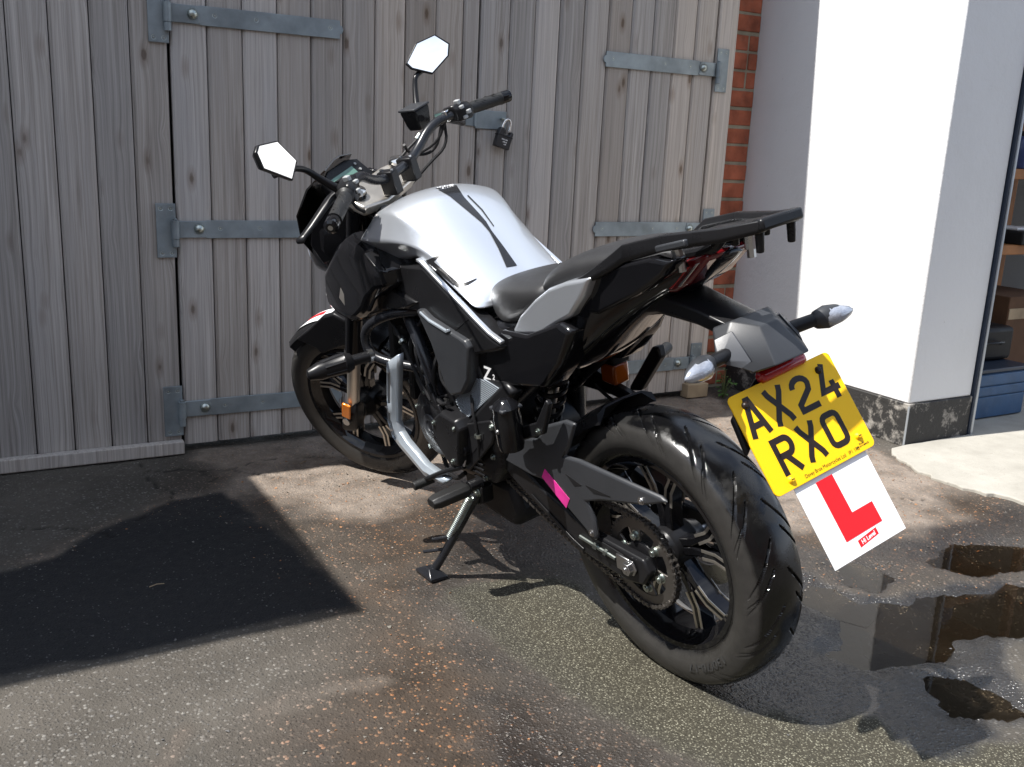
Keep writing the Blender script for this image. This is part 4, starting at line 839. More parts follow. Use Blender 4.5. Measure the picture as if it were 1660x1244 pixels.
# radiator shrouds
shp = [(.895, .892), (.955, .865), (1.015, .825), (1.085, .772), (1.106, .720), (1.100, .672), (1.04, .656), (.962, .650), (.90, .668), (.84, .700), (.80, .738), (.715, .785), (.712, .825), (.80, .862)]
shr, _ = both(MB().shell(shp, [(.115, -.02), (.165, -.01), (.190, .05), (.204, .22)]), 'tank_shroud', 'gloss_black', bike, bev=.006)
both(MB().ribbon([(.79, .858), (.73, .822), (.725, .79)], .006, .165, .1985), 'shroud_edge', 'satin_black', bike, bev=.002)
both(MB().prism([(.86, .716), (.775, .768), (.705, .758), (.645, .748), (.70, .725), (.865, .69)], .12, .160), 'air_scoop', 'satin_black', bike, bev=.006)
vs, fs = text_geo('B', .030, shear=.2, bold=.0004); MB().add([(1.080-x*.75, .1965, .712+y+x*.45) for x, y, z in vs], fs).build('shroud_lettering', 'ink_white', bike, smooth=0, rec=False)
MB().prism([(.985, .72), (.96, .755), (.945, .735), (.955, .70)], .196, .2045).build('shroud_reflection', 'machined', bike, bev=.003)  # tan plate put on to imitate a small reflection in the gloss shroud
# seat
def seat_loft(T, nm, mat, sub=2):
    m = MB(); rings = []
    for u_, wt, hw, wl in T:
        h_ = [(0, wt), (hw*.55, wt-.002), (hw*.9, wt-.012), (hw, wt-.030 if wt-.030 > wl else (wt+wl)/2), (hw*.98, wl+.006), (hw*.8, wl)]
        rings.append([(u_, -a, b_) for a, b_ in h_[:0:-1]]+[(u_, a, b_) for a, b_ in h_])
    m.loft(rings); return m.build(nm, mat, bike, sub=sub, smooth=80)
se = seat_loft([(.455, .802, .070, .765), (.42, .815, .095, .742), (.37, .828, .118, .730), (.32, .836, .126, .738), (.27, .842, .126, .765), (.22, .850, .120, .795), (.185, .858, .112, .815)], 'rider_seat', 'seat_vinyl')
seat_loft([(.225, .852, .100, .818), (.195, .876, .108, .822), (.15, .900, .108, .838), (.09, .918, .104, .856), (.02, .932, .090, .876), (-.05, .942, .074, .900), (-.10, .946, .056, .915), (-.125, .943, .035, .922)], 'pillion_seat', 'seat_vinyl')
# tail
both(MB().shell([(.304, .733), (.290, .727), (.203, .744), (.142, .777), (.090, .803), (.048, .848), (.022, .888), (.095, .870), (.155, .848), (.209, .816), (.269, .772)], [(.085, 0), (.116, .0), (.127, .05)]), 'tail_side_panel', 'silver_paint', bike, bev=.006, seg=3)
tb = MB()
rings = []
for u_, wt, wb_, hw in ((.36, .80, .60, .085), (.26, .81, .615, .100), (.16, .835, .658, .108), (.10, .86, .70, .110), (.05, .885, .745, .110), (-.05, .920, .818, .088), (-.14, .938, .868, .062), (-.19, .945, .905, .040), (-.205, .940, .922, .030)):
    h_ = [(0, wt-.004), (hw*.8, wt-.006), (hw, wt-.022), (hw*1.0, (wt+wb_)/2), (hw*.75, wb_+.006), (0, wb_)]
    rings.append([(u_, -a, b_) for a, b_ in h_[-2:0:-1]]+[(u_, a, b_) for a, b_ in h_])
tb.loft(rings).build('tail_body', 'gloss_black', bike, sub=2, smooth=80)
both(MB().shell([(.125, .797), (.102, .848), (.052, .882), (-.033, .913), (-.119, .936), (-.172, .936), (-.150, .910), (-.081, .866), (.04, .808)], [(.065, 0), (.098, 0), (.106, .07)]), 'tail_cowl', 'gloss_black', bike, bev=.006, seg=3)
tl = MB().prism([(-.040, .847), (-.140, .920), (-.198, .940), (-.203, .930), (-.156, .884), (-.119, .862)], -.050, .054).build('tail_lamp', 'dark_red_lens', bike, bev=.005)
for s_ in (1, -1):
    for k, (a, mt) in enumerate(((0, 'red_lens'), (.022, 'red_lens'), (.044, 'red_lens'), (.066, 'chrome'))):
        MB().prism([(-.056-a*1.05, .851+a*.33), (-.108-a*1.0, .893+a*.40), (-.117-a*1.0, .896+a*.40), (-.066-a*1.05, .853+a*.33)], .0542 if s_ > 0 else -.0522, .0562 if s_ > 0 else -.0502).build('lamp_bar', mt, tl, bev=.001)
# grab rails and rack
for s_ in (1, -1):
    q = MB().loft([[(u_, s_*(v_+a), w_+b_) for a, b_ in ((-.010, -h_), (.008, -h_), (.011, -h_*.4), (.008, h_), (-.006, h_*1.05), (-.012, h_*.3))] for u_, v_, w_, h_ in ((.090, .110, .862, .005), (.040, .110, .882, .010), (-.015, .104, .912, .014), (-.050, .098, .934, .016), (-.136, .084, .958, .014), (-.243, .056, .976, .012), (-.305, .038, .991, .010))])
    q.build('grab_rail', 'satin_black', bike, bev=.003)
    MB().ribbon([(-.131, .950), (-.202, .969)], .012, s_*.094, s_*.104).build('rail_pad', 'dark_grey', bike, bev=.003)
    MB().tube([(-.15, s_*.075, .952), (-.155, s_*.07, .925)], .010, 10).tube([(-.155, s_*.07, .93), (-.157, s_*.07, .908)], .007, 8).build('rack_post', 'steel', bike)
    MB().tube([(-.23, s_*.05, .968), (-.205, s_*.045, .945), (-.13, s_*.04, .925)], .010, 10, sm=2).build('rack_brace', 'satin_black', bike)
    for u_, h_ in ((-.296, .034), (-.245, .028)): MB().tube([(u_, s_*.036, .985), (u_, s_*.036, .982-h_)], [.008, .0065], 10).build('bungee_peg', 'satin_black', bike, bev=.002)
MB().box((-.300, 0, .992), (.026, .094, .020), Matrix.Rotation(R(14), 3, 'Y')).build('rack_crossbar', 'satin_black', bike, bev=.005)
MB().box((-.215, 0, .974), (.13, .055, .010), Matrix.Rotation(R(13), 3, 'Y')).build('rack_plate', 'satin_black', bike, bev=.003)
MB().tube([(-.268, .028, .975), (-.270, .028, .950)], .010, 10).tube([(-.270, .028, .952), (-.271, .028, .936)], .007, 6).build('rack_bolt', 'steel', bike)
# mudguard arm, tail cover, indicators
MB().loft([[(u_, a*hw, w_+b_*h_) for a, b_ in ((-1, -.6), (-.7, -1), (.7, -1), (1, -.6), (1, .6), (.6, 1), (-.6, 1), (-1, .6))] for u_, w_, hw, h_ in ((.04, .815, .055, .030), (-.06, .833, .050, .026), (-.15, .820, .042, .020), (-.245, .800, .040, .018))]).build('mudguard_arm', 'satin_black', bike, bev=.003)
tc = MB().hull([(-.205, .058, .815), (-.205, -.058, .815), (-.235, .046, .829), (-.235, -.046, .829), (-.322, .040, .768), (-.322, -.040, .768), (-.25, .092, .778), (-.25, -.092, .778), (-.298, .062, .757), (-.298, -.062, .757), (-.225, .075, .768), (-.225, -.075, .768), (-.20, .05, .785), (-.20, -.05, .785), (-.275, .02, .820), (-.275, -.02, .820)]).build('tail_cover', 'dark_grey', bike, bev=.003)
both(MB().hull([(-.252, .093, .781), (-.228, .078, .806), (-.246, .055, .818), (-.292, .060, .775), (-.282, .072, .764), (-.25, .098, .775), (-.248, .06, .80)]), 'cover_facet', 'grey_facet', tc, bev=.002)
for s_ in (1, -1):
    ind = MB().tube([(-.250, s_*.075, .782), (-.262, s_*.128, .786)], [.0125, .0115], 14).build('indicator', 'satin_black', bike)
    rr_ = []
    for f, a, b_ in ((0, .008, .010), (.12, .017, .017), (.35, .021, .021), (.6, .019, .018), (.85, .011, .010), (1, .002, .002)):
        rr_.append([(-.264-.016*f+a*math.cos(q)*.9, s_*(.120+.078*f), .786+.002*f+b_*math.sin(q)) for q in (2*math.pi*k/16 for k in range(16))])
    MB().loft(rr_).build('indicator_body', 'dark_grey', ind, smooth=60)
    rl = []
    for f, a in ((.10, .010), (.3, .019), (.6, .0165), (.85, .010), (.985, .002)):
        rl.append([(-.264-.016*f-.0035+(-.019*max(0, math.cos(q)))*(a/.019), s_*(.122+.080*f), .786+.002*f+a*math.sin(q)*.98) for q in (2*math.pi*k/16 for k in range(16))])
    MB().loft(rl).build('indicator_lens', 'clear_lens', ind, smooth=60)
# number plate with its bracket; learner plate behind it
def frame_mat(c, al, be, ga):
    d_ = Vector((-math.cos(al), 0, -math.sin(al))); r_ = Vector((0, -1, 0)); r2 = r_*math.cos(ga)+d_*math.sin(ga); d2 = d_*math.cos(ga)-r_*math.sin(ga)
    Rz = Matrix.Rotation(be, 3, 'Z'); r2 = Rz @ r2; u2 = -(Rz @ d2); n_ = r2.cross(u2)
    return Matrix.Translation(c) @ Matrix((r2, u2, n_)).transposed().to_4x4()
def rrect(w_, h_, r_, n=6):
    return [(sx*(w_/2-r_)+r_*math.cos(a0+math.pi/2*k/n), sy*(h_/2-r_)+r_*math.sin(a0+math.pi/2*k/n)) for sx, sy, a0 in ((1, 1, 0), (-1, 1, math.pi/2), (-1, -1, math.pi), (1, -1, 1.5*math.pi)) for k in range(n+1)]
xyz = lambda a, b_, h_: (a, b_, h_)
PM = frame_mat((-.319, -.021, .647), R(58), R(-7.4), R(-4.9))
np_ = MB().prism(rrect(.229, .178, .010), -.0016, .0016, xyz).build('number_plate', 'plate_yellow', bike, bev=.0006, smooth=30); np_.matrix_local = PM
def arc(cx_, cy_, rx, ry, a0, a1, n=8): return [(cx_+rx*math.cos(R(a0+(a1-a0)*k/n)), cy_+ry*math.sin(R(a0+(a1-a0)*k/n))) for k in range(n+1)]
H_, Wd, sk = .064, .044, .0105; h2 = sk/2
GL = {'A': [[(h2*.9, 0), (Wd/2-.002, H_-.001), (Wd/2+.002, H_-.001), (Wd-h2*.9, 0)], [(.010, .019), (Wd-.010, .019)]],
      'X': [[(.006, 0), (.009, .010), (Wd-.009, H_-.010), (Wd-.006, H_)], [(Wd-.006, 0), (Wd-.009, .010), (.009, H_-.010), (.006, H_)]],
      '2': [[(h2, H_*.70)]+arc(Wd/2, H_-h2-.0125, Wd/2-h2, .0125, 170, -20, 9)+[(Wd-h2-.003, H_*.56), (h2+.001, .016), (h2+.001, h2), (Wd, h2)]],
      '4': [[(Wd*.62, H_), (h2+.001, .0185), (Wd, .0185)], [(Wd*.73, 0), (Wd*.73, H_*.5)]],
      'R': [[(h2, 0), (h2, H_-h2), (Wd*.55, H_-h2)]+arc(Wd-h2-.011, H_-h2-.0135, .011, .0135, 80, -80, 8)+[(Wd*.5, H_-h2-.027), (h2, H_-h2-.027)], [(Wd*.42, .033), (Wd-h2, 0)]],
      'O': [arc(Wd-h2-.010, H_-h2-.010, .010, .010, 0, 90, 4)+arc(h2+.010, H_-h2-.010, .010, .010, 90, 180, 4)+arc(h2+.010, h2+.010, .010, .010, 180, 270, 4)+arc(Wd-h2-.010, h2+.010, .010, .010, 270, 360, 4)]}
def glyph(chr_, x0, y0):
    m_ = MB()
    for i, pth in enumerate(GL[chr_]): m_.ribbon([(x0+a, y0+b_) for a, b_ in pth], sk, .0017+.0001*i, .0021+.0001*i, xyz, closed=(chr_ == 'O'))
    q = m_.build('character', 'plate_ink', np_, smooth=0, rec=False); return q
for i, ch_ in enumerate('AX24'): glyph(ch_, -.102+i*.054-(.002 if i < 2 else -.000), .010)
for i, ch_ in enumerate('RXO'): glyph(ch_, -.080+i*.055, -.066)
vs, fs = text_geo('Davey Bros Motorcycles Ltd   IP1 1RS', .0088); MB().add([(x*.92+.016, y-.0830, .0021) for x, y, z in vs], fs).build('dealer_lettering', 'plate_ink', np_, smooth=0, rec=False)
vs, fs = marks([(0, -.014, 9), (.004, -.006, 4)], .0030, .0032); MB().add([(x+.088, y-.0805, .0021) for x, y, z in vs], fs).build('maker_mark', 'plate_ink', np_, smooth=0, rec=False)
for x, y, mt in ((-.088, .066, 'plate_ink'), (.078, .066, 'plate_ink'), (-.074, -.0735, 'plate_yellow'), (.088, -.062, 'plate_yellow')):
    q = MB().lathe([(.0072, 0), (.0068, .0035), (.004, .0062), (.0016, .0070)], (x, y, 0), (0, 0, 1), 16).build('plate_screw', mt, np_); MB().box((x, y, .0072), (.0065, .0012, .0006)).build('screw_slot', 'plate_ink', np_)
MB().prism([(a, b_+.03) for a, b_ in rrect(.205, .105, .02)], -.012, -.0050, xyz).build('plate_backing', 'matt_black', np_, bev=.003)
MB().prism([(-.112, .055), (-.03, .10), (.05, .10), (.05, .06), (-.09, .01), (-.118, -.01)], -.024, -.011, xyz).build('plate_bracket', 'satin_black', np_, bev=.004)
rl = MB().loft([[(x+.012, .097+.012*k*math.cos(a), .002+.012*k*math.sin(a)) for a in (2*math.pi*j/14 for j in range(14))] for x, k in ((-.052, .55), (-.049, .9), (-.042, 1), (.040, 1), (.047, .9), (.050, .55))]).build('plate_reflector', 'red_lens', np_, smooth=50)
MB().tube([(-.02, .112, -.02), (-.02, .14, -.03)], .010, 10).tube([(.03, .112, -.02), (.03, .14, -.03)], .010, 10).build('bracket_stay', 'satin_black', np_)
lp = MB().prism([(-.074, -.234), (.092, -.234), (.092, -.068), (-.074, -.068)], -.0044, -.0036, xyz).build('learner_plate', 'lplate_white', bike, smooth=0); lp.matrix_local = PM
MB().prism([(-.030, -.0975), (.0075, -.0975), (.0085, -.1675), (.0550, -.1675), (.0555, -.2035), (-.029, -.2045)], -.0035, -.0031, xyz).build('letter', 'lplate_red', lp, smooth=0)
MB().prism([(-.008, -.2235), (.037, -.2185), (.037, -.2070), (-.008, -.2115)], -.0035, -.0032, xyz).build('brand_patch', 'lplate_red', lp, smooth=0)
vs, fs = text_geo('Hi Level', .0100, bold=.0003); MB().add([(x+.0145, y-.2185+x*.11, -.0030) for x, y, z in vs], fs).build('brand_lettering', 'ink_white', lp, smooth=0, rec=False)

# ---- front end (built straight ahead, turned by the steering)
F0 = Vector((1.362, 0, .268))
def fk(s_, t_): return F0+Vector((0, s_*.100, 0))+AX*t_
for s_ in (1, -1):
    lo = MB().tube([fk(s_, -.02), fk(s_, .30)], .0195, 20).xf(st).build('fork_tube', 'machined', bike)
    MB().tube([fk(s_, .255), fk(s_, .80)], .0265, 20).xf(st).build('fork_upper', 'gloss_black', bike)
    MB().tube([fk(s_, .250), fk(s_, .275)], .029, 20).xf(st).build('dust_seal', 'matt_black', lo)
    MB().lathe([(0, .024), (.010, .024), (.012, .016), (.014, 0)], fk(s_, .80), AX, 20).xf(st).build('fork_cap', 'chrome', bike)
    MB().hull([fk(s_, t_)+Vector((a, b_, 0)) for t_, k in ((-.035, .8), (-.02, 1), (.055, 1), (.075, .75)) for a in (-.030*k, .030*k) for b_ in (-.022*k, .022*k)]).xf(st).build('axle_clamp', 'satin_black', bike, bev=.006)
    MB().tube([fk(s_, 0)+Vector((0, s_*.018, .012)), fk(s_, 0)+Vector((0, s_*.032, .012))], .013, 14).xf(st).build('front_axle', 'steel', bike, bev=.001)
am = MB().box((0, 0, 0), (.030, .008, .054), Matrix.Rotation(R(-25), 3, 'Y')).xf(lambda p: st(fk(1, .058)+Vector((.006, .029, 0))+Vector(p))).build('fork_reflector', 'amber', bike, bev=.003)
MB().tube([fk(-1, .06)+Vector((-.02, .02, .06)), fk(-1, .16)+Vector((-.05, .0, .03))], .03, 10).xf(st).build('brake_caliper', 'satin_black', bike, bev=.004)
for t_, k in ((.575, 1), (.770, 1)):
    MB().prism([(a, b_) for a, b_ in [(.05, -.06), (.035, -.13), (-.03, -.135), (-.05, -.06), (-.055, .06), (-.03, .135), (.035, .13), (.05, .06)]], -.014, .014, lambda a, b_, h_: tuple(st(F0+AX*(t_+h_)+Vector((a*math.cos(R(25))-.02*1, b_, a*math.sin(R(25))))))).build('triple_clamp', 'satin_black' if t_ < .7 else 'machined', bike, bev=.006)
fd = MB().lathe([(-.062, .262), (-.064, .284), (-.05, .298), (-.02, .304), (.02, .304), (.05, .298), (.064, .284), (.062, .262), (.059, .262), (.048, .294), (0, .300), (-.048, .294), (-.059, .262)], n=44, loop=True, a0=R(52), a1=R(128)).xf(ff).build('front_mudguard', 'satin_black', bike)
for s_ in (1, -1): MB().shell([(1.300, .625), (1.350, .615), (1.420, .575), (1.492, .538), (1.425, .505), (1.415, .485), (1.345, .505), (1.285, .520), (1.245, .56), (1.26, .60)], [(.050*s_, 0), (.066*s_, 0), (.071*s_, .06)]).xf(st).build('mudguard_side', 'satin_black', fd, bev=.004)
MB().lathe([(-.035, .3055), (.035, .3055)], n=10, a0=R(58), a1=R(86)).xf(ff).build('mudguard_plate', 'lplate_white', fd, rec=False)
MB().lathe([(-.028, .3062), (-.004, .3062)], n=6, a0=R(61), a1=R(80)).xf(ff).build('mudguard_letter', 'lplate_red', fd, rec=False)
# headlamp cowl, dash, fly screen
hd = MB()
rings = []
for u_, w_, hw, hh in ((1.02, .86, .075, .075), (1.10, .865, .105, .095), (1.18, .855, .112, .105), (1.25, .835, .098, .095), (1.30, .81, .065, .065)):
    rings.append([(u_, hw*math.copysign(abs(math.cos(a))**.7, math.cos(a)), w_+hh*math.copysign(abs(math.sin(a))**.7, math.sin(a))) for a in (2*math.pi*k/20 for k in range(20))])
hl = hd.loft(rings).xf(st).build('headlamp', 'gloss_black', bike, smooth=50)
MB().loft([[(u_+a, hw*math.cos(q), w_+hh*math.sin(q)) for q in (2*math.pi*k/20 for k in range(20))] for u_, a, w_, hw, hh in ((1.285, 0, .815, .07, .06), (1.31, 0, .806, .06, .052), (1.318, 0, .803, .03, .03))]).xf(st).build('headlamp_lens', 'clear_lens', hl)
dn, du = Vector((-.78, 0, .62)), Vector((.62, 0, .78)); dc = Vector((1.118, .0, .992)); dF = lambda a, b_, h_: dc+Vector((0, -a, 0))+du*b_+dn*h_
da = MB().loft([[dF(a*k, b_*k, h_) for a, b_ in ((-.085, -.030), (-.070, -.048), (.070, -.048), (.085, -.030), (.080, .040), (.040, .056), (-.040, .056), (-.080, .040))] for h_, k in ((-.045, .7), (-.02, .95), (0, 1), (.004, .97))]).xf(st).build('dash', 'satin_black', bike, bev=.003)
MB().prism([(-.066, -.028), (.040, -.028), (.040, .030), (-.066, .030)], .0042, .0052, dF).xf(st).build('dash_display', 'lcd', da, bev=.0005)
for k in range(4): MB().lathe([(0, .004), (.003, .004), (.003, 0)], dF(.055, -.030+.020*k, .004), dn, 10).xf(st).build('dash_button', 'switch_white', da)
scr = MB().loft([[(u_, hw*f, w_+.015*(1-abs(f))) for f in (-1, -.6, -.2, .2, .6, 1)]+[(u_+.004, hw*f, w_+.015*(1-abs(f))+.003) for f in (1, .6, .2, -.2, -.6, -1)] for u_, w_, hw in ((1.135, 1.045, .060), (1.19, 1.010, .092), (1.245, .945, .108), (1.268, .87, .104), (1.245, .79, .085))])
scr.xf(st).build('fly_screen', 'smoke_screen', bike, smooth=40)
for s_ in (1, -1): MB().prism([(1.13, .99), (1.20, .935), (1.245, .86), (1.225, .80), (1.15, .82), (1.09, .90), (1.08, .97)], s_*.092, s_*.106).xf(st).build('screen_side', 'gloss_black', bike, bev=.005)
# handlebar with controls
hb = [(.952, 0, 1.006), (.952, .055, 1.006), (.950, .105, 1.022), (.936, .160, 1.058), (.915, .215, 1.066), (.842, .405, 1.043)]
hbar = MB().tube([(a, -b_, c_) for a, b_, c_ in hb[:0:-1]]+hb, .0125, 16, sm=2).xf(st).build('handlebar', 'bar_black', bike)
for s_ in (1, -1):
    MB().hull([(.952+a, s_*.045+b_, 1.006+c_) for a in (-.024, .024) for b_ in (-.014, .014) for c_ in (-.045, .018)]).xf(st).build('bar_clamp', 'satin_black', hbar, bev=.004)
    for a in (-.016, .016): MB().lathe([(0, .005), (.005, .005), (.005, 0)], (.952+a, s_*.045, 1.023), (0, 0, 1), 10).xf(st).build('clamp_bolt', 'steel', hbar)
    P_ = lambda v_: Vector((.915, .215, 1.066)).lerp(Vector((.842, .405, 1.043)), (v_-.215)/.19)
    pq = lambda v_, s=s_: Vector((P_(v_).x, s*v_, P_(v_).z))
    MB().tube([pq(.285), pq(.288), pq(.295), pq(.390), pq(.396)], [.017, .022, .0165, .0165, .018], 20).xf(st).build('grip', 'rubber_grip', hbar)
    gr_ = MB()
    for k in range(6): gr_.tube([pq(.300+.004*k+.0115*j)+Vector((.0172*math.cos(.8*j+k*1.05), 0, .0172*math.sin(.8*j+k*1.05))) for j in range(7)], .0013, 5)
    gr_.xf(st).build('grip_rib', 'rubber_grip', hbar)
    MB().tube([pq(.396), pq(.399), pq(.424), pq(.429)], [.0155, .017, .017, .011], 20).xf(st).build('bar_end', 'gloss_black', hbar)
    bolt_ = MB().lathe([(0, .006), (.001, .006), (.001, 0)], pq(.4285), (-.35, s_*.93, -.11), 12).xf(st).build('bar_end_screw', 'steel', hbar)
    MB().hull([pq(v_)+Vector((a, 0, b_)) for v_, k in ((.232, .85), (.24, 1), (.275, 1), (.283, .85)) for a, b_ in ((-.024*k, -.022*k), (.026*k, -.022*k), (.026*k, .018*k), (-.012*k, .025*k), (-.026*k, .010*k))]).xf(st).build('switch_housing', 'satin_black', hbar, bev=.004)
    for dv_, a, b_, sx in ((.250, -.024, .014, 1), (.264, -.027, -.002, 1.2), (.252, -.026, -.014, 1), (.258, -.006, .026, 1.6)): MB().box(pq(dv_)+Vector((a, 0, b_)), (.010*sx, .013, .009*sx)).xf(st).build('switch', 'switch_white', hbar, bev=.002)
    MB().hull([pq(.222)+Vector((a, b_*s_, c_)) for a, b_, c_ in ((-.008, -.012, .016), (.035, -.010, .014), (.040, .02, .012), (-.008, .012, .016), (-.008, -.012, -.016), (.035, -.010, -.014), (.040, .02, -.012), (-.008, .012, -.016))]).xf(st).build('lever_perch', 'chrome' if s_ < 0 else 'satin_black', hbar, bev=.003)
    lv = [(.945, .225, 1.055), (.958, .262, 1.046), (.966, .30, 1.030), (.974, .345, 1.010), (.982, .372, .998), (.985, .382, .994)]
    MB().loft([[(a+.0125*k*math.cos(q), s_*b_, c_+.0075*k*math.sin(q)) for q in (2*math.pi*j/10 for j in range(10))] for (a, b_, c_), k in zip(lv, (1.2, 1.15, 1, .95, .9, 1.1))]+[[(.990+.003*math.cos(q), s_*.387, .992+.003*math.sin(q)) for q in (2*math.pi*j/10 for j in range(10))]]).xf(st).build('lever', 'satin_black', hbar, smooth=60)
q = MB().loft([[(1.028+a*k, -.245+b_*k, w_) for a, b_ in ((-.030, -.030), (.028, -.034), (.034, .024), (-.024, .032))] for w_, k in ((1.035, .72), (1.050, .85), (1.085, 1), (1.092, 1.0))]).xf(st).build('brake_fluid_pot', 'satin_black', bike, bev=.004)
MB().prism([(.995, -.277), (1.058, -.281), (1.064, -.217), (1.002, -.209)], 1.092, 1.098, xyz).xf(st).build('pot_lid', 'dark_grey', q, bev=.002)
MB().lathe([(0, .009), (.003, .009), (.003, .006), (.002, 0)], (1.000, -.225, 1.068), (-.9, .5, 0), 16).xf(st).build('sight_glass', 'matt_black', q)
MB().tube([(1.0, -.20, 1.03), (1.005, -.185, 1.022)], .009, 10).xf(st).build('banjo_bolt', 'zinc_bolt', q)
for pth in ([(1.003, -.187, 1.024), (1.03, -.12, 1.0), (1.06, -.08, .95), (1.06, -.06, .86)], [(.93, -.225, 1.045), (.95, -.20, 1.005), (1.0, -.15, .99), (1.03, -.08, .96), (1.03, -.05, .88)], [(.935, -.235, 1.05), (.93, -.21, .99), (.965, -.16, .965), (1.0, -.08, .93)],
            [(.94, .22, 1.045), (.98, .20, 1.0), (1.03, .14, .97), (1.05, .07, .90)], [(.93, .235, 1.05), (.95, .20, .99), (1.0, .12, .95), (1.03, .05, .88)], [(.945, -.23, 1.04), (.97, -.215, .985), (1.0, -.19, .975), (1.02, -.15, 1.0), (1.01, -.13, 1.03)]): MB().tube(pth, .0042, 8, sm=2).xf(st).build('cable', 'matt_black', bike)
# mirrors
for nm, ctr, yaw, poly, stem in (('mirror', (.93, .41, 1.19), R(14.2), [(.063, .048), (.044, .057), (-.032, .040), (-.072, -.022), (-.020, -.048), (.066, .012)], [(.935, .255, 1.065), (.955, .275, 1.098), (.965, .300, 1.135), (.955, .345, 1.155), (.940, .385, 1.165)]),
                                 ('mirror', (1.03, -.39, 1.19), -R(33), [(.074, .004), (.066, -.014), (.016, -.048), (-.052, -.018), (-.070, .012), (-.042, .050), (.020, .046)], [(1.03, -.255, 1.065), (1.045, -.285, 1.095), (1.056, -.318, 1.135), (1.055, -.335, 1.160)])):
    n_ = Vector((-math.cos(yaw), -math.sin(yaw), .078 if yaw > 0 else .46)).normalized(); hx = Vector((-math.sin(yaw), math.cos(yaw), 0)).normalized(); up = n_.cross(hx).normalized()
    up = up if up.z > 0 else -up; c_ = Vector(ctr); f = lambda a, b_, h_: c_+hx*a+up*b_+n_*h_
    cx_ = sum(p[0] for p in poly)/len(poly); cy_ = sum(p[1] for p in poly)/len(poly); ins = lambda k: [(cx_+(a-cx_)*k, cy_+(b_-cy_)*k) for a, b_ in poly]
    mm = MB().loft([[f(a, b_, h_) for a, b_ in ins(k)] for k, h_ in ((.45, -.020), (.80, -.015), (1.0, -.004), (1.03, .003), (1.0, .006), (.93, .0045))]).xf(st).build(nm, 'satin_black', bike, bev=.002)
    MB().prism(ins(.935), .0046, .0058, f).xf(st).build('mirror_glass', 'mirror_glass', mm, smooth=0)
    MB().tube(stem+[c_-n_*.02+Vector((0, 0, -.02))], [.011, .009, .0075, .007, .0075, .009][:len(stem)+1], 14, sm=2).xf(st).build('mirror_stem', 'satin_black', mm)
    MB().tube([(stem[0][0], stem[0][1], stem[0][2]-.03), stem[0]], .009, 10).xf(st).build('mirror_bolt', 'steel', mm)
# crash bar, slider and engine guard
cbm = MB().tube([(.70, .10, .705), (.79, .17, .700), (.865, .200, .660), (.878, .203, .610), (.850, .195, .575), (.74, .13, .555)], .0125, 14, sm=3).build('crash_bar', 'bar_black', bike)
sl = MB().tube([(.858, .198, .586), (.868, .255, .585)], .0145, 16).build('crash_slider', 'satin_black', cbm)
MB().tube([(.868, .252, .585), (.870, .268, .584), (.874, .272, .584), (.882, .318, .581), (.886, .335, .580), (.893, .362, .577), (.894, .366, .577)], [.021, .027, .027, .023, .023, .014, .006], 18).build('slider_puck', 'satin_black', sl, bev=.001)
for k in range(7): MB().tube([Vector((.874, .274, .584))+Vector((.0255*math.cos(k*.9), 0, .0255*math.sin(k*.9))), Vector((.884, .325, .581))+Vector((.0215*math.cos(k*.9), 0, .0215*math.sin(k*.9)))], .0042, 6).build('puck_rib', 'satin_black', sl)
MB().lathe([(-.006, .016), (-.006, .019), (.006, .019), (.006, .016)], (.860, .205, .586), (0, 1, 0), 16, loop=True).build('slider_clamp', 'steel', sl)
MB().tube([(.878, -.20, .61), (.865, -.2, .66), (.79, -.17, .70), (.70, -.10, .705)], .0125, 12, sm=2).build('crash_bar', 'bar_black', bike)
ou = [(.804, .572), (.838, .480), (.866, .398), (.856, .355), (.818, .336), (.700, .290), (.612, .300)]; inn_ = [(.728, .612), (.775, .500), (.808, .412), (.800, .385), (.775, .365), (.690, .326), (.585, .316)]
gd = MB(); vs = []; fs = []; NS = 18
def pol_(L, t_):
    k = t_*(len(L)-1); i = min(int(k), len(L)-2); return Vector(L[i]).lerp(Vector(L[i+1]), k-i)
for i in range(NS+1):
    a, c_ = pol_(ou, i/NS), pol_(inn_, i/NS)
    for f, dp_ in ((0, .174), (.08, .188), (.15, .191), (.58, .195), (.70, .192), (.90, .188), (1, .174)): q = a.lerp(c_, f); vs.append((q.x, dp_, q.y))
for i in range(NS):
    for j in range(6):
        if j == 2 and i in (1, 2, 3, 5, 6, 8, 9): continue
        k = i*7+j; fs.append((k, k+1, k+8, k+7))
gdo = gd.add(vs, fs).build('engine_guard', 'brushed_grey', bike, smooth=28)
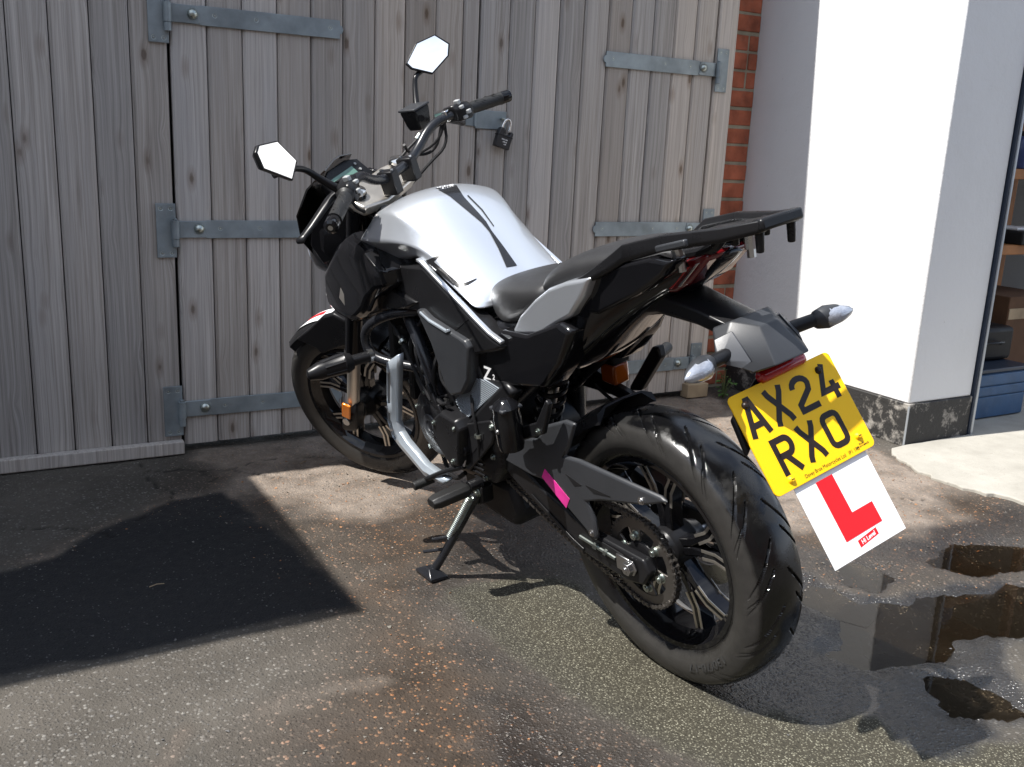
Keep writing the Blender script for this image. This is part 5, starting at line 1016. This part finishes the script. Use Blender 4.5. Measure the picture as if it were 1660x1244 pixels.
k = gdo.modifiers.new('solid', 'SOLIDIFY'); k.thickness = .005; k.offset = 0

# fixings, hoses and cables that break up the bodywork
for s_ in (1, -1):
    for p in ((.86, s_*.150, .760), (.905, s_*.199, .80)):
        MB().lathe([(.0025, 0), (.0025, .0022), (.0012, .0026), (.0030, .0045), (.0, .0062), (-.002, .0062)], p, (0, s_, 0), 12).build('panel_bolt', 'dark_grey', bike)
for pth, r_ in (([(1.03, .06, .90), (.96, .13, .82), (.86, .15, .72), (.76, .155, .63), (.70, .16, .54), (.655, .16, .50)], .004), ([(.62, .10, .66), (.64, .14, .60), (.645, .155, .53), (.61, .16, .50), (.57, .16, .515)], .005), ([(.70, .10, .70), (.75, .14, .64), (.76, .14, .55), (.74, .13, .48), (.72, .12, .40)], .006),
                ([(.50, .13, .56), (.47, .155, .52), (.46, .155, .46), (.48, .15, .40)], .004), ([(.36, .09, .60), (.40, .13, .54), (.37, .135, .47), (.40, .12, .42)], .004), ([(.80, .09, .68), (.83, .13, .60), (.82, .12, .50), (.78, .11, .42)], .007), ([(.58, .14, .32), (.62, .15, .29), (.70, .13, .30), (.76, .10, .36)], .006), ([(.34, -.10, .53), (.30, -.11, .50), (.22, -.11, .49), (.12, -.10, .42)], .004)):
    MB().tube(pth, r_, 8, sm=2).build('hose', 'matt_black', bike)
for p, ax_ in (((.76, .155, .63), (1, 0, .9)), ((.645, .155, .53), (0, .2, 1)), ((.74, .13, .48), (0, 0, 1)), ((.46, .155, .46), (0, 0, 1)), ((.82, .12, .50), (0, 0, 1))):
    MB().lathe([(-.004, .005), (-.004, .0095), (.004, .0095), (.004, .005)], p, ax_, 12, loop=True).build('hose_clip', 'zinc_bolt', bike)
for k in range(6): MB().box((.50+.0*k, .146, .335+.014*k), (.05, .006, .005)).build('casting_rib', 'satin_black', en, bev=.001)
for p in ((.45, .131, .40), (.46, .131, .50), (.60, .131, .55), (.72, .131, .50), (.70, .131, .33), (.50, .131, .33)): bolt(en, p, (0, 1, 0), .006, .006)
